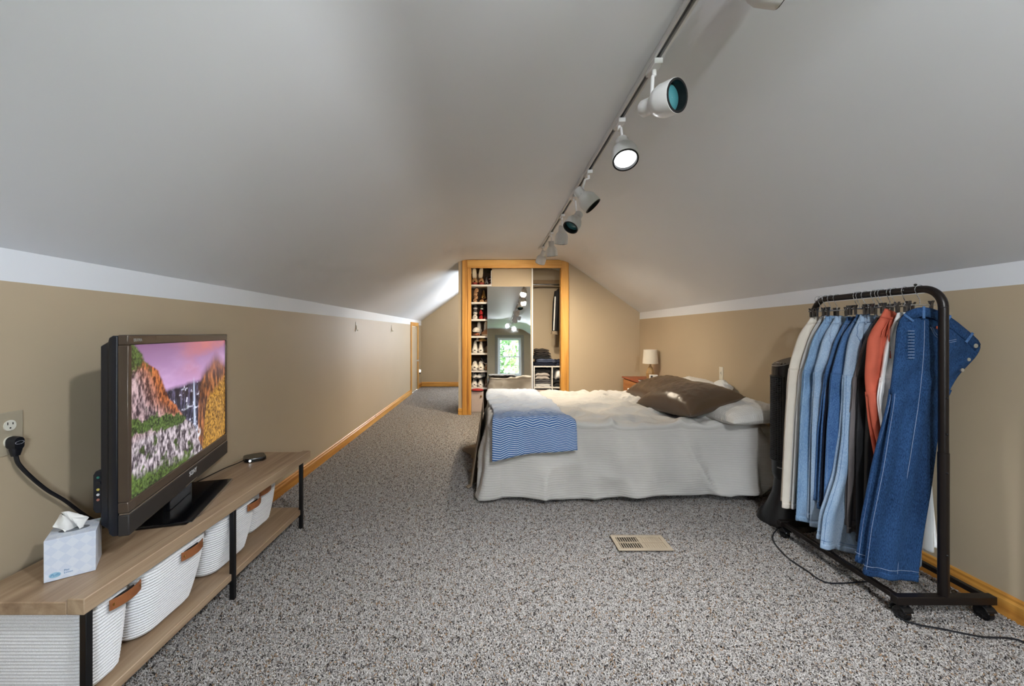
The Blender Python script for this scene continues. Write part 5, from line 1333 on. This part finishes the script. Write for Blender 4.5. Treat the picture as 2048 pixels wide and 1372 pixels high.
# unseen flush dome lamp, added behind the closet to light the alcove
fl2 = thing('added_dome_lamp', 'round white dome lamp added unseen behind the closet to light the alcove', 'lamp', (.0, 7.75, CZ-.0005), 0)
MB().lathe([(.12, -.025), (.125, -.02), (.125, 0)], 28).build('base_plate', TW, fl2)
MB().lathe([(.004, -.095), (.05, -.088), (.09, -.065), (.11, -.026)], 28, cap=False).build('dome', emit('dome_glow', (1, .88, .7, 1), 2.5), fl2)
l = bpy.data.lights.new('bulb_light', 'POINT'); l.energy = POW[6]; l.color = (1, .88, .72); l.shadow_soft_size = .06
o = bpy.data.objects.new('bulb_light', l); COL.objects.link(o); o.parent = fl2; o.location = (0, 0, -.16)
# ================================================================== behind the camera: bench under the window, trees outside
bn = thing('upholstered_bench', 'grey upholstered bench with tan end below the rear window, seen in the mirror', 'bench', (.50, REAR_Y+.27, 0), 0)
GU = mat('grey_upholstery', rgb(150, 154, 156), .95, vary=.08, vs=30, bs=.4, bscale=200); TU = mat('tan_upholstery', rgb(178, 152, 118), .95, vary=.08, vs=30, bs=.4, bscale=200)
MB().box(-.60, .22, -.2, .2, .03, .58).build('grey_section', GU, bn, bevel=.03, seg=3)
MB().box(.225, .60, -.2, .2, .03, .58).build('tan_section', TU, bn, bevel=.03, seg=3)
for x in (-.5, .5):
    for y in (-.15, .15): MB().cyl((x, y, 0), (x, y, .03), .02, n=10).build('foot', STEEL, bn)
BARK = mat('bark', rgb(92, 78, 64), .9, vary=.2, vs=8)
def tree(label, x, y, h, crad, seed, c, n=2600):
    t = thing('tree', label, 'tree', (x, y, -3.2), 0, 'trees outside the rear window')
    MB().tube([(0, 0, 0), (.1, .05, h*.35), (-.05, .1, h*.65), (.05, 0, h*.9)], [.16, .13, .09, .04], 8).build('trunk', BARK, t)
    rnd_ = random.Random(seed); m = MB()
    for _ in range(n):
        a, b_, r_ = rnd_.random()*2*PI, math.acos(rnd_.uniform(-1, 1)), crad*rnd_.random()**.4
        p = Vector((r_*math.sin(b_)*math.cos(a), r_*math.sin(b_)*math.sin(a), h*.7+r_*1.2*math.cos(b_)))
        u = Vector((rnd_.gauss(0, 1), rnd_.gauss(0, 1), rnd_.gauss(0, 1))).normalized(); w_ = u.orthogonal().normalized(); s = rnd_.uniform(.10, .22)
        m.add([p-u*s, p+w_*s*.5, p+u*s, p-w_*s*.5], [(0, 1, 2, 3)])
    lf = m.build('leaves', mat('leaf_'+str(seed), rgb(*c), .6, vary=.35, vs=3), t, smooth=False); lf['kind'] = 'stuff'
tree('leafy green tree outside the rear window, nearest the glass', -2.3, -6.5, 5.6, 1.5, 1, (74, 106, 52))
tree('pale green tree outside, seen through the right half of the window', 2.4, -7.5, 6.2, 1.7, 2, (96, 124, 70))
tree('dark green tree behind the others outside the rear window', .2, -11.5, 7.0, 2.4, 3, (62, 92, 46))
gd = MB().box(-14, 14, -26, REAR_Y-.5, -3.3, -3.2).build('ground', mat('lawn', rgb(70, 96, 52), .95, vary=.2, vs=2), None, smooth=False); struct(gd, 'lawn outside the rear window')
